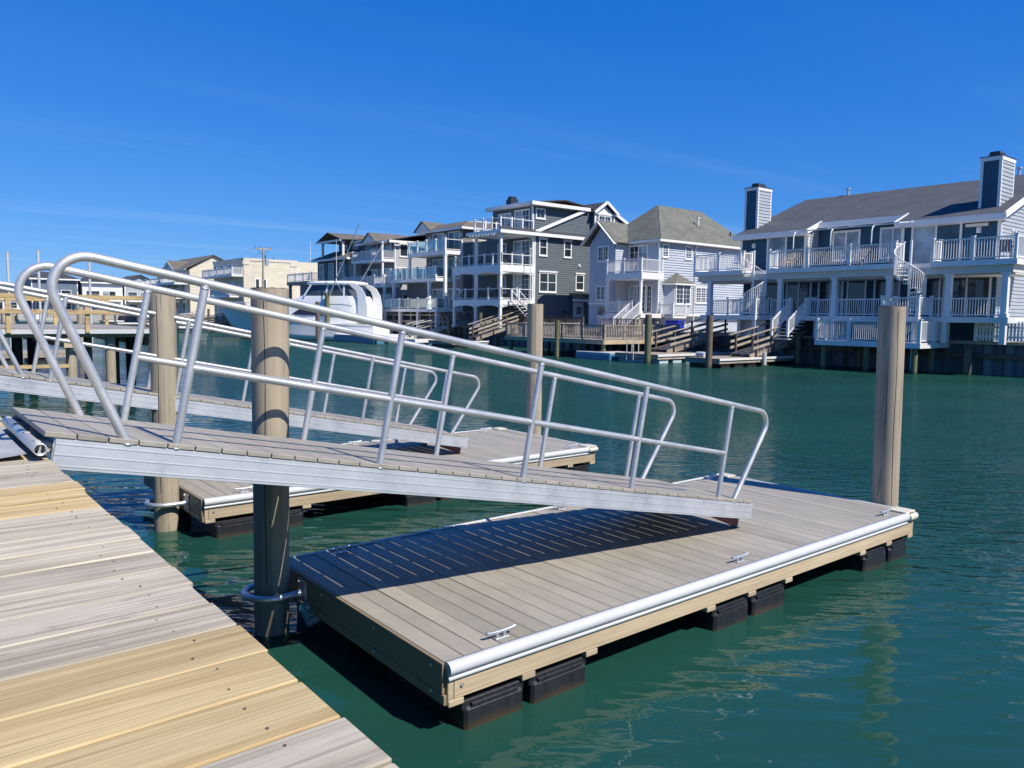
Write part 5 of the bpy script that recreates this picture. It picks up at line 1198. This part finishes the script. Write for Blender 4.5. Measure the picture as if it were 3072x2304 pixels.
fp = thing('flagpole', 'bare white flagpole in front of the slate green house', 'flagpole', (41.6, 49.1, 1.5)); MB().cyl((0, 0, 0), (0, 0, 6.4), .05, .03, n=8).build('pole', 'white_trim', fp); MB().cyl((0, 0, 6.4), (0, 0, 6.52), .07, n=8).build('finial', 'white_trim', fp)
# utility pole
up_ = thing('utility_pole', 'wooden utility pole with crossarm and transformer before the beige block', 'utility pole', (40.7, 104.2, 1.45))
MB().cyl((0, 0, 0), (.15, 0, 9.9), .17, .12, n=10).build('pole', 'wood_weathered', up_); MB().box(-1.0, 1.3, -.06, .06, 9.55, 9.72).build('crossarm', 'wood_weathered', up_); MB().cyl((.55, -.15, 7.4), (.55, -.15, 8.4), .27, n=14).build('transformer', 'galvanised', up_)
m = MB(); m.bar((.1, 0, 8.9), (-.7, 0, 9.55), .05, .05); m.bar((.2, 0, 8.9), (.95, 0, 9.55), .05, .05)
for x in (-.9, -.4, .7, 1.2): m.cyl((x, 0, 9.72), (x, 0, 9.92), .05, n=6)
m.build('insulators', 'wood_dark', up_)
m = MB()
for x in (-.9, .7, 1.2): m.tube([(x+k*1.0, k*6.0, 9.9-1.1*math.sin(math.pi*k/8)*1.0) for k in range(9)], .012, n=4)
m.build('wires', 'furniture_dark', up_)
# ------------------------------------------------------------------ fixed pier with timber rail on the left
fx = thing('fixed_pier', 'fixed pier with white fascia and yellow timber railing at the left', 'pier', (0, 28.5, 0))
bm = MB().cbox(-.07, .07, 0, 9.6, 0, .03, .003).mesh('deck_board', 'deck_composite')
for k in range(78): inst('deck_board', bm, fx, (-3.6+.1445*k, 0, 1.885), (0, 0, 0))
MB().cbox(-3.8, 7.70, -.03, -.002, 1.745, 1.885, .004).build('fascia_board', 'vinyl_white', fx); MB().cbox(7.68, 7.71, .0, 9.6, 1.745, 1.885, .004).build('fascia_board', 'vinyl_white', fx)
for y in (.5, 3.2, 6.2, 9.0): MB().box(-3.8, 7.65, y, y+.08, 1.62, 1.883).build('joist', 'wood_frame', fx)
MB().box(7.3, 7.6, .1, 9.4, 1.30, 1.62).build('pile_cap', 'wood_frame', fx); MB().box(4.6, 4.9, .1, 9.4, 1.30, 1.62).build('pile_cap', 'wood_frame', fx)
for x in (-2.0, .8, 3.09, 5.27, 7.5): MB().cbox(x-.065, x+.065, -.09, .045 if x < 0 else .04, 1.78, 2.86, .008).build('rail_post', 'pine_rail', fx)
for x in (5.6, 7.5, 2.6): MB().cbox(x-.065, x+.065, 8.0, 8.13, 1.90, 2.86, .008).build('rail_post', 'pine_rail', fx)
for y in (-.02, 8.06): MB().cbox(-3.5, 7.62, y-.075, y+.075, 2.862, 3.0, .006).build('top_rail', 'pine_rail', fx); MB().cbox(-3.5, 7.62, y-.13 if y < 1 else y+.07, y-.092 if y < 1 else y+.108, 2.38, 2.51, .006).build('mid_rail', 'pine_rail', fx)
for (x, y), mt in (((4.9, .75), 'pile_tan'), ((6.05, .6), 'pile_tan'), ((7.35, .35), 'pile_tan'), ((6.45, 1.9), 'pile_shaded'), ((7.05, 2.2), 'pile_shaded'), ((3.6, 2.6), 'pile_shaded'), ((4.6, 7.0), 'pile_shaded'), ((6.6, 7.2), 'pile_tan')):
    MB().cyl((x, y, -2.5), (x, y, 1.62), .16, n=16, cap=False).build('pile', mt, fx)
MB().cbox(2.0, 4.8, .55, .60, .62, .74, .006).build('brace', 'pine_rail', fx)
# tall white sleeve poles further up the canal
for s, t, z, lab in ((6.85, 62, 6.25, 'leftmost of three tall white poles rising above the timber pier rail'), (8.62, 62, 6.5, 'middle of three tall white poles, behind the far handrail loop'), (11.72, 62, 6.25, 'rightmost of three tall white poles, right of the handrail loops')):
    wp = thing('white_pole', lab, 'pole', (s, t, 0), group='tall white poles'); MB().cyl((0, 0, -2), (0, 0, z), .085, n=12).build('sleeve', 'vinyl_white', wp); MB().cyl((0, 0, z), (0, 0, z+.06), .10, n=12).build('cap', 'vinyl_white', wp)
# ------------------------------------------------------------------ distant docks, small boats
def small_boat(s, t, rz, L, label, mat='gelcoat'):
    root = thing('small_boat', label, 'boat', (s, t, 0), (0, 0, rz), group='small distant boats')
    st = [(-L/2, .7, 1.05), (0, .8, 1.15), (L*.3, .95, .85), (L*.5, 1.1, .05)]; m = MB(); rs = [[(x, h, z), (x, h*.75, .1), (x, 0, -.3), (x, -h*.75, .1), (x, -h, z)] for x, z, h in st]
    m.idx([p for r_ in rs for p in r_], [(j*5+i, j*5+i+1, j*5+i+6, j*5+i+5) for j in range(3) for i in range(4)], True); m.face(rs[0]); m.build('hull', mat, root)
    m = MB(); m.idx([p for r_ in rs for p in (r_[0], r_[-1])], [(2*j, 2*j+1, 2*j+3, 2*j+2) for j in range(3)]); m.build('deck', 'gelcoat', root)
    MB().cbox(-.4, .5, -.5, .5, .7, 1.6, .05).build('console', 'gelcoat', root); MB().cbox(-.9, .8, -.75, .75, 2.15, 2.22, .02).build('t_top', 'gelcoat', root)
    for x in (-.7, .6):
        for y in (-.6, .6): MB().cyl((x, y, .7), (x, y, 2.15), .025, n=6).build('t_top_leg', 'alu_tube', root)
    MB().cbox(-L/2-.45, -L/2-.02, -.22, .22, .3, 1.35, .06).build('outboard', 'furniture_dark', root)
    return root
small_boat(36.5, 93, R(100), 8.5, 'small centre console boat moored left of the yacht bow'); small_boat(35.5, 122, R(95), 7.5, 'small white boat moored below the brown roofed house'); small_boat(24, 176, R(10), 7, 'small white boat by the concrete wall at the canal end'); small_boat(12.5, 150, R(80), 8, 'small white boat on the left side of the far canal')
for i, (t, lab) in enumerate(((88.5, 'distant floating dock under the balcony left of the yacht'), (100, 'distant floating dock below the beige block'), (114, 'distant floating dock in front of the beige house balconies'), (130, 'distant floating dock below the brown roofed house'), (150, 'distant floating dock past the brown roofed house'))):
    wood_float(32.5, 39.5, t, t+2.2, .45, lab, 'black_plastic', 'wood_weathered' if i % 2 else 'white_panel', False)
    piling((32.2, t+.3), 2.6+.3*(i % 3), .16, .15, 'pile_brown', ('grey piling at the dock left of the yacht', 'grey piling below the beige block', 'grey piling by the beige balconies', 'grey piling below the brown roof', 'grey piling farthest up the canal')[i], cap=False, group='distant pilings')
    ramp(40.6, 36.0, t+.4, t+1.6, 1.7, .55, ('distant ramp left of the yacht', 'distant ramp below the beige block side', 'distant ramp by the beige house balconies', 'distant ramp below the brown roof house', 'distant ramp farthest up the canal')[i])
for i, (s, t, lab) in enumerate(((14, 181, 'leftmost dock at the canal end wall'), (21, 180, 'second dock from the left at the canal end wall'), (29, 180, 'third dock from the left at the canal end wall'), (36, 179, 'rightmost dock at the canal end wall'))):
    wood_float(s, s+4.5, t, t+4, .5, lab, 'black_plastic', 'white_panel' if i % 2 else 'wood_weathered', False)
    for k in range(2): piling((s+4.6*k, t-.2), 2.4+.4*k, .17, .16, 'pile_tan' if i == 2 else 'pile_brown', lab.replace('dock', ('left piling of the dock', 'right piling of the dock')[k]), cap=False, group='distant pilings')
# near side of the canal, beyond the fixed pier
for t, lab in ((44, 'near bank dock just behind the fixed timber pier'), (70, 'near bank dock further behind the fixed timber pier'), (100, 'near bank dock far up the left side of the canal')):
    wood_float(.8, 7.5, t, t+2.5, .45, lab, 'black_plastic', 'wood_weathered', False)
    piling((8.0, t+1.0), 2.7, .15, .15, 'pile_tan', lab.replace('near bank dock', 'tan piling at the near bank dock'), cap=False, group='distant pilings')
# ------------------------------------------------------------------ deck furniture
for s, t, z, rz, mt, lab in ((40.2, 20.7, 5.28, R(180), 'furniture_tan', 'tan deck chair on the middle of the duplex upper deck'), (40.2, 25.0, 5.28, R(150), 'furniture_tan', 'tan deck chair by the left spiral stair of the duplex'), (40.3, 13.9, 5.28, R(200), 'furniture_dark', 'dark chair at the right end of the duplex upper deck'), (40.2, 28.6, 5.28, R(170), 'door_white', 'white chair on the left end of the duplex upper deck'),
        (38.6, 18.2, 1.46, R(90), 'furniture_dark', 'dark metal chair on the duplex dock deck, nearer the corner'), (38.6, 19.6, 1.46, R(-90), 'furniture_dark', 'dark metal chair on the duplex dock deck, nearer the ramp'), (40.3, 51.0, 6.62, R(180), 'furniture_dark', 'dark chair on the middle porch of the slate green house'), (40.3, 52.3, 3.82, R(180), 'furniture_dark', 'dark chair on the lower porch of the slate green house'), (40.4, 55.0, 3.82, R(180), 'furniture_dark', 'dark chair at the left of the lower green house porch'), (40.3, 54.4, 6.62, R(180), 'furniture_dark', 'dark chair at the left of the middle green house porch'),
        (40.4, 62.6, 8.28, R(180), 'door_white', 'white chair behind the upper glass railing'), (40.4, 64.5, 5.88, R(180), 'door_white', 'white chair behind the middle glass railing'), (40.3, 74, 8.08, R(180), 'door_white', 'white chair on the upper deck of the grey house')):
    chair(s, t, z, rz, mt, lab)
tb = thing('deck_table', 'round dark metal table on the duplex dock deck', 'table', (38.6, 18.9, 1.46)); MB().cyl((0, 0, .70), (0, 0, .73), .42, n=20).build('table_top', 'furniture_dark', tb); MB().cyl((0, 0, .02), (0, 0, .70), .035, n=8).build('leg', 'furniture_dark', tb); MB().cyl((0, 0, 0), (0, 0, .03), .25, n=14).build('base', 'furniture_dark', tb)
